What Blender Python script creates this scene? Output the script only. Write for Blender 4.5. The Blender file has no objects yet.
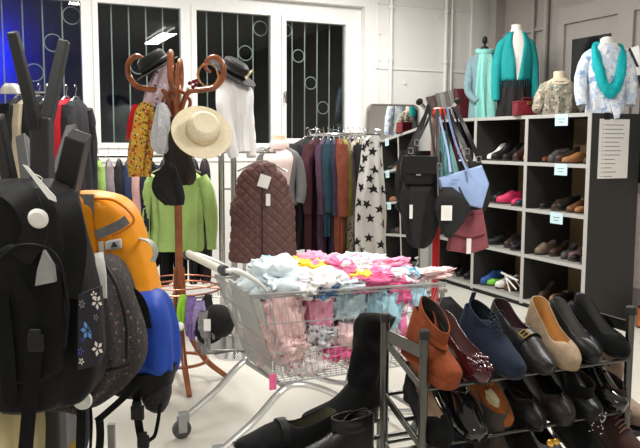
import bpy, bmesh, math, random
from math import sin, cos, pi, radians, sqrt
from mathutils import Vector, Matrix, noise, Euler

# ------------------------------------------------------------------ camera, world, lights, exposure
sc = bpy.context.scene
COL = sc.collection
F, PITCH, YAW, ROLL, EYE = 756.5, .108, .42, -.004, 1.55
cam = bpy.data.cameras.new('camera'); cam_o = bpy.data.objects.new('camera', cam); COL.objects.link(cam_o)
cam.sensor_width = 36; cam.lens = F / 640 * 36; cam.clip_start = .05; cam.clip_end = 100
cam_o.matrix_world = Matrix.Translation((0, 0, EYE)) @ Matrix.Rotation(-YAW, 4, 'Z') @ Matrix.Rotation(pi/2 - PITCH, 4, 'X') @ Matrix.Rotation(-ROLL, 4, 'Z')
sc.camera = cam_o
w = bpy.data.worlds.new('night'); sc.world = w; w.use_nodes = True
w.node_tree.nodes['Background'].inputs[0].default_value = (.02, .022, .03, 1)
w.node_tree.nodes['Background'].inputs[1].default_value = .25
sc.view_settings.view_transform = 'Standard'; sc.view_settings.look = 'None'
sc.view_settings.exposure = 0.0; sc.view_settings.gamma = 1; sc.view_settings.use_curve_mapping = False
LAMP_W = 80           # watts of each ceiling lamp
LAMPS = [(2.82, 2.0, 1.15), (-.4, 2.0, .55), (-.4, -1.2, .35), (1.2, 5.5, 1), (3.3, 5.8, .95)]
CEIL = 3.45
def area(name, loc, rot, sx, sy, watts, col=(1, 1, 1)):
    l = bpy.data.lights.new(name, 'AREA'); l.shape = 'RECTANGLE'; l.size = sx; l.size_y = sy; l.energy = watts; l.color = col
    o = bpy.data.objects.new(name, l); o.location = loc; o.rotation_euler = rot; COL.objects.link(o); return o
for (lx, ly, lk) in LAMPS: area('tube_light', (lx, ly, CEIL - .19), (0, 0, 0), .25, 1.5, LAMP_W*lk, (1, .985, .95))
area('neon_spill', (.1, 10.3, 2.62), (radians(90), 0, 0), .25, .5, 44, (.01, .02, 1))

# ------------------------------------------------------------------ helpers
def ray(x, y):
    u, v = x - 320, y - 224; cr, sr = cos(ROLL), sin(ROLL); u, v = u*cr + v*sr, -u*sr + v*cr
    r = (u/F, 1, -v/F); cp, sp = cos(PITCH), sin(PITCH)
    d = r[1]*cp + r[2]*sp; z = r[2]*cp - r[1]*sp; c, s = cos(YAW), sin(YAW)
    return Vector((r[0]*c + d*s, -r[0]*s + d*c, z)) / d
EYEV = Vector((0, 0, EYE))
def at(x, y, d): return EYEV + ray(x, y)*d                 # measured direction, real distance d (metres ahead)
def onY(x, y, Y): r = ray(x, y); return EYEV + r*(Y/r.y)
def onX(x, y, X): r = ray(x, y); return EYEV + r*(X/r.x)
def onZ(x, y, Z): r = ray(x, y); return EYEV + r*((Z - EYE)/r.z)
RZ = -YAW
class Frame:
    def __init__(s, base, rz=RZ): s.b = Vector(base); s.rz = rz; s.i = Matrix.Rotation(-rz, 3, 'Z')
    def w(s, P): return s.i @ (Vector(P) - s.b)
    def p(s, x, y, d): return s.w(at(x, y, d))

def lin(c): return tuple((v/255/12.92 if v/255 <= .04045 else ((v/255 + .055)/1.055)**2.4) for v in c)
_m = {}
def mat(name, c, rough=.6, metal=0, var=.12, scale=25, bump=.0, bscale=60, coat=0, sheen=0, emit=0, spec=.35):
    if name in _m: return _m[name]
    m = bpy.data.materials.new(name); m.use_nodes = True; nt = m.node_tree; b = nt.nodes['Principled BSDF']
    c = lin(c)
    b.inputs['Roughness'].default_value = rough; b.inputs['Metallic'].default_value = metal
    b.inputs['Coat Weight'].default_value = coat; b.inputs['Coat Roughness'].default_value = .08
    b.inputs['Specular IOR Level'].default_value = spec
    if sheen: b.inputs['Sheen Weight'].default_value = sheen; b.inputs['Sheen Roughness'].default_value = .5
    tc = nt.nodes.new('ShaderNodeTexCoord'); n = nt.nodes.new('ShaderNodeTexNoise'); n.inputs['Scale'].default_value = scale; n.inputs['Detail'].default_value = 4
    nt.links.new(tc.outputs['Object'], n.inputs['Vector'])
    r = nt.nodes.new('ShaderNodeValToRGB'); nt.links.new(n.outputs['Fac'], r.inputs['Fac'])
    r.color_ramp.elements[0].position = .3; r.color_ramp.elements[1].position = .7
    r.color_ramp.elements[0].color = (*[v*(1 - var) for v in c], 1); r.color_ramp.elements[1].color = (*[min(1, v*(1 + var)) for v in c], 1)
    nt.links.new(r.outputs[0], b.inputs['Base Color'])
    if bump:
        n2 = nt.nodes.new('ShaderNodeTexNoise'); n2.inputs['Scale'].default_value = bscale; n2.inputs['Detail'].default_value = 3
        nt.links.new(tc.outputs['Object'], n2.inputs['Vector'])
        bp = nt.nodes.new('ShaderNodeBump'); bp.inputs['Strength'].default_value = bump; bp.inputs['Distance'].default_value = .01
        nt.links.new(n2.outputs['Fac'], bp.inputs['Height']); nt.links.new(bp.outputs[0], b.inputs['Normal'])
    if emit: b.inputs['Emission Color'].default_value = (*c, 1); b.inputs['Emission Strength'].default_value = emit
    _m[name] = m; return m
def pat(name, base, spots, rough=.7, scale=30, kind='VORONOI', coat=0):
    """cloth print: blotches of several colours over a base colour; spots = [(colour, amount)]"""
    if name in _m: return _m[name]
    m = mat(name, base, rough, coat=coat); nt = m.node_tree; b = nt.nodes['Principled BSDF']
    prev = b.inputs['Base Color'].links[0].from_socket
    tc = nt.nodes.new('ShaderNodeTexCoord')
    for i, (c, amt) in enumerate(spots):
        mp = nt.nodes.new('ShaderNodeMapping'); mp.inputs['Location'].default_value = (i*3.1, i*1.7, i*2.3); nt.links.new(tc.outputs['Object'], mp.inputs['Vector'])
        if kind == 'VORONOI':
            t = nt.nodes.new('ShaderNodeTexVoronoi'); t.inputs['Scale'].default_value = scale*(1 + .25*i); out = t.outputs['Distance']; lo = amt
        else:
            t = nt.nodes.new('ShaderNodeTexNoise'); t.inputs['Scale'].default_value = scale*(1 + .25*i); t.inputs['Detail'].default_value = 2; out = t.outputs['Fac']; lo = amt
        nt.links.new(mp.outputs[0], t.inputs['Vector'])
        lt = nt.nodes.new('ShaderNodeMath'); lt.operation = 'LESS_THAN'; lt.inputs[1].default_value = lo; nt.links.new(out, lt.inputs[0])
        mx = nt.nodes.new('ShaderNodeMix'); mx.data_type = 'RGBA'; nt.links.new(lt.outputs[0], mx.inputs[0]); nt.links.new(prev, mx.inputs[6]); mx.inputs[7].default_value = (*lin(c), 1)
        prev = mx.outputs[2]
    nt.links.new(prev, b.inputs['Base Color']); return m
def stripes(name, c1, c2, freq, axis='Z', rough=.75):
    if name in _m: return _m[name]
    m = mat(name, c1, rough); nt = m.node_tree; b = nt.nodes['Principled BSDF']; prev = b.inputs['Base Color'].links[0].from_socket
    tc = nt.nodes.new('ShaderNodeTexCoord'); t = nt.nodes.new('ShaderNodeTexWave'); t.bands_direction = axis; t.inputs['Scale'].default_value = freq; t.inputs['Distortion'].default_value = .6
    nt.links.new(tc.outputs['Object'], t.inputs['Vector'])
    lt = nt.nodes.new('ShaderNodeMath'); lt.operation = 'GREATER_THAN'; lt.inputs[1].default_value = .55; nt.links.new(t.outputs['Fac'], lt.inputs[0])
    mx = nt.nodes.new('ShaderNodeMix'); mx.data_type = 'RGBA'; nt.links.new(lt.outputs[0], mx.inputs[0]); nt.links.new(prev, mx.inputs[6]); mx.inputs[7].default_value = (*lin(c2), 1)
    nt.links.new(mx.outputs[2], b.inputs['Base Color']); return m

def lerp(a, b, t): return a + (b - a)*t
def interp(tab, t):
    """smooth (cosine-free, Catmull) interpolation of rows [t, a, b, ...]"""
    n = len(tab)
    if t <= tab[0][0]: return list(tab[0][1:])
    if t >= tab[-1][0]: return list(tab[-1][1:])
    for i in range(n - 1):
        if tab[i][0] <= t <= tab[i+1][0]: break
    p0, p1, p2, p3 = tab[max(i-1, 0)], tab[i], tab[i+1], tab[min(i+2, n-1)]
    h = p2[0] - p1[0]; u = (t - p1[0])/h if h else 0; out = []
    for k in range(1, len(p1)):
        m1 = (p2[k] - p0[k])/max(p2[0] - p0[0], 1e-6)*h; m2 = (p3[k] - p1[k])/max(p3[0] - p1[0], 1e-6)*h
        out.append((2*u**3 - 3*u*u + 1)*p1[k] + (u**3 - 2*u*u + u)*m1 + (-2*u**3 + 3*u*u)*p2[k] + (u**3 - u*u)*m2)
    return out
def smooth_path(pts, n=6):
    tab = [[i, *p] for i, p in enumerate(pts)]; N = (len(pts) - 1)*n
    return [Vector(interp(tab, i/n)) for i in range(N + 1)]

class MB:
    def __init__(s): s.v = []; s.f = []; s.m = []; s.mi = 0
    def _add(s, vs, fs):
        o = len(s.v); s.v += [tuple(v) for v in vs]; s.f += [tuple(i + o for i in f) for f in fs]; s.m += [s.mi]*len(fs); return s
    def box(s, c, d, R=None):
        vs = [Vector((x*d[0]/2, y*d[1]/2, z*d[2]/2)) for x in (-1, 1) for y in (-1, 1) for z in (-1, 1)]
        if R is not None: vs = [R @ v for v in vs]
        return s._add([v + Vector(c) for v in vs], [(0,1,3,2), (4,6,7,5), (0,4,5,1), (2,3,7,6), (0,2,6,4), (1,5,7,3)])
    def box2(s, a, b): a = Vector(a); b = Vector(b); return s.box((a + b)/2, [abs(v) for v in (b - a)])
    def loft(s, rings, cap0=True, cap1=True, closed=True):
        n = len(rings[0]); vs = [p for r in rings for p in r]; fs = []
        for i in range(len(rings) - 1):
            for j in range(n if closed else n - 1):
                k = (j + 1) % n; fs.append((i*n + j, i*n + k, (i+1)*n + k, (i+1)*n + j))
        if cap0: fs.append(tuple(range(n - 1, -1, -1)))
        if cap1: fs.append(tuple((len(rings) - 1)*n + j for j in range(n)))
        return s._add(vs, fs)
    def tube(s, path, r, n=8, cap=True, flat=1, up=None, wob=0, seed=0):
        path = [Vector(p) for p in path]; N = len(path); rs = r if isinstance(r, (list, tuple)) else [r]*N
        if len(rs) != N: rs = [interp([[i, q] for i, q in enumerate(rs)], k*(len(rs) - 1)/(N - 1))[0] for k in range(N)]
        T = [(path[min(i+1, N-1)] - path[max(i-1, 0)]).normalized() for i in range(N)]
        a = Vector(up) if up is not None else (Vector((0, 0, 1)) if abs(T[0].z) < .9 else Vector((1, 0, 0)))
        rings = []; X = None
        for i in range(N):
            if X is None or up is not None: X = (a - T[i]*a.dot(T[i])).normalized()
            else: X = (X - T[i]*X.dot(T[i])).normalized()
            Y = T[i].cross(X)
            ring = []
            for j in range(n):
                q = 2*pi*j/n; k = 1 + (wob*noise.noise(Vector((cos(q)*1.5 + seed, sin(q)*1.5, i*.45))) if wob else 0)
                ring.append(path[i] + X*cos(q)*rs[i]*flat*k + Y*sin(q)*rs[i]*k)
            rings.append(ring)
        return s.loft(rings, cap, cap)
    def ribbon(s, path, wd, th, side):
        """flat strap: wide along side, thin across"""
        path = [Vector(p) for p in path]; N = len(path); rings = []
        for i in range(N):
            T = (path[min(i+1, N-1)] - path[max(i-1, 0)]).normalized(); S = Vector(side); S = (S - T*S.dot(T)).normalized(); U = T.cross(S)
            rings.append([path[i] + S*a*wd/2 + U*b*th/2 for a, b in ((-1, -1), (1, -1), (1, 1), (-1, 1))])
        return s.loft(rings)
    def lathe(s, prof, c=(0, 0, 0), n=24, sx=1, sy=1, R=None):
        rings = [[Vector((r*cos(2*pi*j/n)*sx, r*sin(2*pi*j/n)*sy, z)) for j in range(n)] for r, z in prof]
        rings = [[(R @ p if R is not None else p) + Vector(c) for p in q] for q in rings]
        return s.loft(rings)
    def ball(s, c, r, n=12, R=None, dis=0, seed=0, freq=2.0):
        r = (r, r, r) if not isinstance(r, (tuple, list)) else r; rings = []
        for i in range(1, n):
            a = pi*i/n; ring = []
            for j in range(2*n):
                b = 2*pi*j/(2*n); d = Vector((sin(a)*cos(b), sin(a)*sin(b), -cos(a)))
                k = 1 + (dis*noise.fractal(d*freq + Vector((seed*7.3, seed*3.1, seed)), 1, 2, 3) if dis else 0)
                p = Vector((d.x*r[0]*k, d.y*r[1]*k, d.z*r[2]*k)); ring.append((R @ p if R is not None else p) + Vector(c))
            rings.append(ring)
        return s.loft(rings)
    def prism(s, poly, a, b):
        """poly: list of points (Vector) ; extruded from offset a to offset b (vectors)"""
        n = len(poly); vs = [Vector(p) + Vector(a) for p in poly] + [Vector(p) + Vector(b) for p in poly]
        fs = [tuple(range(n - 1, -1, -1)), tuple(range(n, 2*n))] + [(i, (i+1) % n, n + (i+1) % n, n + i) for i in range(n)]
        return s._add(vs, fs)
    def build(s, name, mats, parent=None, loc=None, rot=None, smooth=True, bev=0, solid=0, label=None, angle=40, recalc=True):
        me = bpy.data.meshes.new(name); me.from_pydata(s.v, [], s.f)
        for k in (mats if isinstance(mats, (list, tuple)) else [mats]): me.materials.append(k)
        me.polygons.foreach_set('material_index', s.m)
        if recalc: bm = bmesh.new(); bm.from_mesh(me); bmesh.ops.recalc_face_normals(bm, faces=bm.faces); bm.to_mesh(me); bm.free()
        if smooth:
            me.polygons.foreach_set('use_smooth', [True]*len(me.polygons)); me.set_sharp_from_angle(angle=radians(angle))
        o = bpy.data.objects.new(name, me); COL.objects.link(o)
        if parent: o.parent = parent
        if loc is not None: o.location = loc
        if rot is not None: o.rotation_euler = rot
        if solid: md = o.modifiers.new('thick', 'SOLIDIFY'); md.thickness = solid; md.offset = -1
        if bev: md = o.modifiers.new('bevel', 'BEVEL'); md.width = bev; md.segments = 2; md.limit_method = 'ANGLE'
        if label: o['label'] = label
        return o
def tag(o, label, cat, group=None, kind=None):
    o['label'] = label; o['category'] = cat
    if group: o['group'] = group
    if kind: o['kind'] = kind
    return o
def thing(name, label, cat, loc, rz=0, group=None):
    o = bpy.data.objects.new(name, None); o.empty_display_size = .05; COL.objects.link(o); o.location = loc; o.rotation_euler = (0, 0, rz)
    return tag(o, label, cat, group)
def struct(o): o['kind'] = 'structure'; return o
def superring(cx, cy, z, rx, ry, n=32, e=.8):
    out = []
    for j in range(n):
        q = 2*pi*j/n; c, s = cos(q), sin(q)
        out.append(Vector((cx + math.copysign(abs(c)**e, c)*rx, cy + math.copysign(abs(s)**e, s)*ry, z)))
    return out
class Cloth:
    """a hanging body of cloth; tab rows: z, cx, cy, half width, half depth"""
    def __init__(s, tab, folds=9, amp=.012, seed=0, e=.85, quilt=0):
        s.tab = sorted(tab); s.k = folds; s.amp = amp; s.seed = seed; s.e = e; s.quilt = quilt; s.z0 = s.tab[0][0]; s.z1 = s.tab[-1][0]
    def S(s, q, z, off=0):
        cx, cy, rx, ry = interp(s.tab, z); t = (s.z1 - z)/max(s.z1 - s.z0, 1e-6)
        ns = noise.noise(Vector((cos(q)*1.3 + s.seed, sin(q)*1.3, z*2.2)))
        a = s.amp*(.25 + .75*min(1, t*1.6))*(sin(s.k*q + 3*ns + s.seed) + .9*ns) + off
        if s.quilt:
            x = math.copysign(abs(cos(q))**s.e, cos(q))*rx; a += s.quilt*(min(abs(sin((x + z)*pi/.075)), abs(sin((x - z)*pi/.075)), .5))
        c, sn = cos(q), sin(q)
        dz = .4*s.amp*ns if t > .97 else 0
        return Vector((cx + math.copysign(abs(c)**s.e, c)*(rx + a), cy + math.copysign(abs(sn)**s.e, sn)*(ry + a), z + dz))
    def add(s, mb, n=48, m=26):
        mb.loft([[s.S(2*pi*j/n, lerp(s.z1, s.z0, i/m)) for j in range(n)] for i in range(m + 1)]); return mb
def hanger(parent, width=.36, hook=.1, z=0, m=None, yaw=0):
    b = MB(); b.tube([(-width/2, 0, z - .07), (-.03, 0, z), (.03, 0, z), (width/2, 0, z - .07)], .006, 6)
    b.tube(smooth_path([(0, 0, z), (0, 0, z + hook*.5), (.018, 0, z + hook*.7), (.012, 0, z + hook), (-.012, 0, z + hook), (-.018, 0, z + hook*.8)], 4), .0022, 5)
    return b.build('hanger', m or CHROME, parent, rot=(0, 0, yaw))

# ------------------------------------------------------------------ materials
WHITEWALL = mat('white_paint', (226, 224, 220), .6, var=.02, scale=3)
GREYWALL = mat('grey_paint', (162, 155, 150), .6, var=.03, scale=3)
FRAME = mat('window_frame_white', (228, 227, 225), .4, var=.02)
CHROME = mat('chrome', (205, 205, 205), .18, 1, var=.03)
STEEL = mat('brushed_steel', (150, 150, 150), .3, 1, var=.05)
ZINC = mat('zinc_wire', (176, 178, 180), .35, .75, var=.03)
BLACK = mat('black_plastic', (16, 16, 17), .5, var=.1)
TAGW = mat('white_card', (238, 236, 232), .6, var=.02)

# ------------------------------------------------------------------ setting
W = 7.35; RX = 5.42; LX = -3.2; FY = -3.2
fm = mat('vinyl_floor', (214, 210, 200), .32, var=.035, scale=2.5, bump=.02, bscale=8)
struct(MB().box2((LX - .2, FY - .2, -.1), (RX + .3, W + .3, 0)).build('floor', fm, smooth=False))
struct(MB().box2((LX - .2, FY - .2, CEIL), (RX + .3, W + .3, CEIL + .1)).build('ceiling', mat('ceiling_paint', (225, 224, 220), .8, var=.02), smooth=False))
# window wall with one long opening
OX0, OX1, OZ0, OZ1 = -1.9, 3.80, 1.42, 2.985
b = MB(); T = .28
b.box2((LX, W, 0), (RX + .3, W + T, OZ0)); b.box2((LX, W, OZ1), (RX + .3, W + T, CEIL)); b.box2((LX, W, OZ0), (OX0, W + T, OZ1)); b.box2((OX1, W, OZ0), (RX + .3, W + T, OZ1))
struct(b.build('wall_back', WHITEWALL, smooth=False))
b = MB()
for z in (2.344, 3.03, 1.36): b.box2((OX1 + .12 if z > 1.4 else LX + .02, W - .012, z - .006), (5.16, W, z + .006))
b.box2((3.95, W - .012, 1.36), (3.962, W, CEIL)); b.box2((5.15, W - .03, 0), (RX, W, CEIL))
for (x, z) in ((3.98, 2.72), (4.3, 2.2), (5.02, 3.0), (4.72, 2.95), (3.97, 2.45)): b.lathe([(0, 0), (.018, 0), (.018, .015), (0, .015)], (x, W, z), 10, R=Matrix.Rotation(pi/2, 3, 'X'))
struct(b.build('trim_1', WHITEWALL, smooth=False))
struct(MB().box2((RX, FY, 0), (RX + .2, W, CEIL)).build('wall_right', GREYWALL, smooth=False))
struct(MB().box2((LX - .2, FY, 0), (LX, W, CEIL)).build('wall_left', WHITEWALL, smooth=False))
struct(MB().box2((LX, FY - .2, 0), (RX, FY, CEIL)).build('wall_front', WHITEWALL, smooth=False))
b = MB(); b.box2((OX0, W + .06, OZ0 - .02), (OX1, W + T, OZ0 + .02)); b.box2((OX0 - .1, W - .02, 1.478), (.97, W + .02, 1.492)); struct(b.build('trim_2', FRAME, smooth=False))
# wall pipes
for x, r in ((4.10, .02), (4.80, .022), (4.88, .012)):
    b = MB(); b.tube([(x, W - .035, .0), (x, W - .035, CEIL)], r, 10)
    o = b.build('wall_pipe', WHITEWALL); struct(o)
    for z in (2.45, 3.0, 1.2): MB().lathe([(r*1.5, -.015), (r*1.5, .015)], (x, W - .035, z), 10).build('pipe_clamp', WHITEWALL, o)
for (y, r) in ((6.35, .03), (6.55, .02)): struct(MB().tube([(RX - .04, y, 0), (RX - .04, y, CEIL)], r, 10).build('wall_pipe', GREYWALL))
b = MB(); b.box2((RX - .03, 6.38, 2.72), (RX, W, 2.76)); b.box2((RX - .12, 7.08, 0), (RX, 7.2, CEIL)); struct(b.build('trim_3', GREYWALL, smooth=False))

# window glass: clear, with the mirror image a night window gives
gm = bpy.data.materials.new('window_glass'); gm.use_nodes = True; nt = gm.node_tree; nt.nodes.clear()
out = nt.nodes.new('ShaderNodeOutputMaterial'); mx = nt.nodes.new('ShaderNodeMixShader'); tr = nt.nodes.new('ShaderNodeBsdfTransparent'); gl = nt.nodes.new('ShaderNodeBsdfGlossy'); fr = nt.nodes.new('ShaderNodeFresnel')
gl.inputs['Roughness'].default_value = .0; fr.inputs['IOR'].default_value = 1.52; tr.inputs[0].default_value = (.8, .85, .83, 1); gl.inputs[0].default_value = (1, 1, 1, 1)
mu = nt.nodes.new('ShaderNodeMath'); mu.operation = 'MULTIPLY'; mu.inputs[1].default_value = .8
nt.links.new(fr.outputs[0], mu.inputs[0]); nt.links.new(mu.outputs[0], mx.inputs[0]); nt.links.new(tr.outputs[0], mx.inputs[1]); nt.links.new(gl.outputs[0], mx.inputs[2]); nt.links.new(mx.outputs[0], out.inputs[0])
IRON = mat('painted_iron', (222, 224, 220), .5, 0, var=.1)
# panes: (x0, x1, z0, z1) of the glass
panes = [(-1.75, -.95, 1.535, 2.835), (-.72, -.10, 1.535, 2.835), (.07, .893, 1.535, 2.835), (1.045, 1.828, 1.535, 2.835), (1.984, 2.763, 1.535, 2.835), (2.932, 3.616, 1.587, 2.797)]
edges = [OX0, -.84, -.02, .969, 1.905, 2.85, OX1]
for i, (x0, x1, z0, z1) in enumerate(panes):
    a, c = edges[i], edges[i+1]; b = MB(); y0, y1 = W + .10, W + .17
    b.box2((a, y0, OZ0), (x0, y1, OZ1)); b.box2((x1, y0, OZ0), (c, y1, OZ1)); b.box2((x0, y0, OZ0), (x1, y1, z0)); b.box2((x0, y0, z1), (x1, y1, OZ1))
    y0 = W + .085
    t = .05
    y1 = W + .098
    b.box2((x0 - t, y0, z0 - t), (x0, y1, z1 + t)); b.box2((x1, y0, z0 - t), (x1 + t, y1, z1 + t)); b.box2((x0, y0, z0 - t), (x1, y1, z0)); b.box2((x0, y0, z1), (x1, y1, z1 + t))
    wn = struct(b.build('window_%d' % (i + 1), FRAME, smooth=False))
    MB().box2((x0 - .005, W + .125, z0 - .005), (x1 + .005, W + .131, z1 + .005)).build('pane', gm, wn, smooth=False)
    g = MB(); n = 4; yy = W + .24
    for k in range(1, n + 1): g.tube([(lerp(x0 - .02, x1 + .02, k/(n + 1)), yy, OZ0), (lerp(x0 - .02, x1 + .02, k/(n + 1)), yy, OZ1)], .007, 6)
    sp = (x1 - x0 + .04)/(n + 1); rr = sp/2 - .007
    for (k, z) in ((0, 2.72), (1, 2.46), (2, 2.18), (3, 1.92), (4, 1.62)):
        k2 = k if i % 2 else (4 - k)
        if i in (2, 3, 4) and k2 < 2: continue
        xx = x0 - .02 + sp*(k2 + .5)
        g.tube([(xx + rr*cos(q*pi/12), yy, z + (.1 if i == 3 else 0) + rr*sin(q*pi/12)) for q in range(25)], .005, 6)
    g.build('window_grille', IRON, wn)
    if i in (3, 5):
        h = MB(); hx = a + .06 if i == 5 else c - .02; h.box2((hx - .015, W + .07, 2.0), (hx + .015, W + .085, 2.08)); h.box2((hx - .009, W + .045, 1.95), (hx + .009, W + .06, 2.07)); h.box2((hx - .008, W + .05, 2.04), (hx + .008, W + .085, 2.06))
        h.build('window_handle', CHROME, wn, bev=.003)
# dark yard outside
struct(MB().box2((-9, 10.6, -1), (12, 10.8, 7)).build('wall_outside', mat('outside_render', (84, 86, 92), .9, var=.15, scale=2), smooth=False))
struct(MB().box2((-9, W + .5, -.3), (12, 10.6, -.1)).build('ground_outside', mat('outside_asphalt', (60, 60, 60), .9), smooth=False))

# right wall double door with dark glass
b = MB(); DX = RX - .04
DARKG = mat('dark_door_glass', (26, 27, 28), .12, var=.1)
def doorleaf(n, ya, yb):
    d = MB(); d.box2((DX - .02, ya, .02), (RX, yb, 2.72)); d.box2((DX - .05, ya - .09, 0), (RX, ya, 2.72)); d.box2((DX - .05, yb, 0), (RX, yb + .09, 2.72)); d.box2((DX - .05, ya - .09, 2.72), (RX, yb + .09, 2.88))
    o = struct(d.build('door_%d' % n, GREYWALL, smooth=False))
    MB().box2((DX - .03, ya + .1, 1.2), (DX - .015, yb - .1, 2.56)).build('door_glass', DARKG, o, smooth=False)
    MB().box2((DX - .028, ya + .07, .25), (DX - .015, yb - .07, 1.1)).build('door_panel', mat('pinkish_white', (226, 212, 210), .5), o, smooth=False)
    return o
doorleaf(1, 5.32, 6.02); doorleaf(2, 4.42, 5.14)
sg = thing('hanging_sign', 'white sign board with large black capital letters beside the dark door glass', 'sign', onX(630, 68, RX - .12))
R = Matrix.Rotation(radians(-8), 3, 'X')
MB().box((0, -.2, .09), (.02, .62, .27), R).build('board', TAGW, sg, smooth=False)
fc = bpy.data.curves.new('letters', 'FONT'); fc.body = 'AN'; fc.size = .27; fc.extrude = .002
ft = bpy.data.objects.new('letters_text', fc); COL.objects.link(ft); bpy.context.view_layer.update()
fme = bpy.data.meshes.new_from_object(ft.evaluated_get(bpy.context.evaluated_depsgraph_get())); bpy.data.objects.remove(ft)
fo = bpy.data.objects.new('letters', fme); COL.objects.link(fo); fo.parent = sg; fme.materials.clear(); fme.materials.append(BLACK)
fo.matrix_local = Matrix.Translation((-.014, .08, .0)) @ Matrix.Rotation(radians(-8), 4, 'X') @ Matrix(((0, 0, -1, 0), (-1, 0, 0, 0), (0, 1, 0, 0), (0, 0, 0, 1)))
MB().box((0, -.2, -.06), (.022, .62, .05), R).build('lower_edge', BLACK, sg, smooth=False)

# ceiling lamps
for i, (lx, ly, lk) in enumerate(LAMPS):
    t = thing('ceiling_lamp', 'white twin tube fluorescent ceiling lamp above the shop floor', 'lamp', (lx, ly, CEIL), 0, 'fluorescent ceiling lamps')
    MB().box2((-.07, -.8, -.06), (.07, .8, 0)).build('lamp_body', FRAME, t, smooth=False)
    for s in (-1, 1): MB().tube([(s*.07, -.74, -.1), (s*.07, .74, -.1)], .014, 10).build('tube', mat('lit_tube', (255, 252, 244), .5, emit=7), t)
exec_rest = True
# ------------------------------------------------------------------ shoe builders
SUEDE = lambda n, c: mat(n, c, .95, var=.18, scale=45, bump=.15, bscale=300, sheen=.04, spec=.12)
LEATHER = lambda n, c: mat(n, c, .36, var=.12, scale=40, bump=.12, bscale=160, spec=.3)
PATENT = lambda n, c: mat(n, c, .12, var=.1, scale=30, coat=.8)
STYLES = {   # t, half width(/L), top height(m), opening half width fraction
 'pump':   [[0, .02, .062, .9], [.03, .075, .064, .93], [.10, .115, .062, .93], [.25, .118, .054, .9], [.45, .118, .046, .86], [.62, .148, .042, .80], [.70, .165, .046, .55], [.745, .166, .052, .05], [.84, .150, .048, 0], [.93, .112, .037, 0], [.98, .065, .027, 0], [1.0, .012, .018, 0]],
 'loafer': [[0, .02, .068, .9], [.03, .078, .070, .93], [.10, .118, .068, .9], [.25, .122, .058, .8], [.42, .13, .056, .7], [.50, .142, .068, .45], [.55, .148, .074, .05], [.68, .168, .066, 0], [.80, .160, .052, 0], [.92, .125, .040, 0], [.98, .085, .03, 0], [1.0, .02, .02, 0]],
 'flat':   [[0, .02, .055, .9], [.03, .078, .056, .93], [.10, .115, .054, .93], [.25, .12, .046, .9], [.45, .125, .042, .86], [.60, .15, .042, .8], [.68, .165, .046, .5], [.73, .166, .050, .05], [.84, .150, .044, 0], [.93, .112, .034, 0], [.98, .065, .024, 0], [1.0, .012, .016, 0]],
 'oxford': [[0, .02, .07, .9], [.03, .08, .073, .93], [.10, .118, .072, .9], [.22, .122, .066, .75], [.34, .13, .078, .5], [.40, .138, .088, .12], [.46, .144, .086, .05], [.60, .165, .07, 0], [.72, .168, .058, 0], [.84, .15, .05, 0], [.93, .115, .042, 0], [.98, .08, .034, 0], [1.0, .02, .02, 0]],
 'boot':   [[0, .02, .10, .9], [.03, .085, .11, .9], [.10, .122, .11, .8], [.25, .13, .11, .6], [.40, .14, .10, .05], [.55, .16, .076, 0], [.70, .168, .062, 0], [.84, .15, .052, 0], [.93, .118, .044, 0], [.98, .08, .034, 0], [1.0, .02, .02, 0]],
}
def sole_z(t, hh, spring=.006):
    u = min(1, t/.66); s = u*u*(3 - 2*u)
    return hh*(1 - s) + (spring*((t - .78)/.22)**2 if t > .78 else 0)
def shoe_shell(style, L, hh, n=26, m=20, wide=1.0, h=1.0):
    tab = STYLES[style]; rows = []; ins = []
    for i in range(n + 1):
        t = i/n; t = .5 - .5*cos(pi*t) if True else t
        w_, zt, g = interp(tab, t); w_ = max(w_, .004)*L*wide; zt *= h; g = max(0, min(.97, g)); zb = sole_z(t, hh); zm = zb + .42*(zt)
        side = .012*L*sin(pi*min(1, t*1.05)) * 0
        half = []
        for k in range(m//2 + 1):
            u = k/(m//2)
            if u < .6: q = u/.6*pi/2; x = g*w_ + (w_ - g*w_)*sin(q); z = zm + (zb + zt - zm)*cos(q)
            else: q = (u - .6)/.4; x = w_*(1 - .10*q*q); z = lerp(zm, zb, q)
            half.append((x, z))
        y = t*L
        rows.append([Vector((-x, y, z)) for x, z in half] + [Vector((x, y, z)) for x, z in reversed(half)])
        ins.append((y, w_*.86, zb))
    return rows, ins
def outline(ins, k=1.0, dz=0): return [(y, w_*k, z + dz) for y, w_, z in ins]
def slab(mb, ins, k, z0, z1):
    """plate that follows the foot: rings across the shoe"""
    mb.loft([[Vector((-w_*k, y, z + z0)), Vector((w_*k, y, z + z0)), Vector((w_*k, y, z + z1)), Vector((-w_*k, y, z + z1))] for y, w_, z in ins]); return mb
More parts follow.
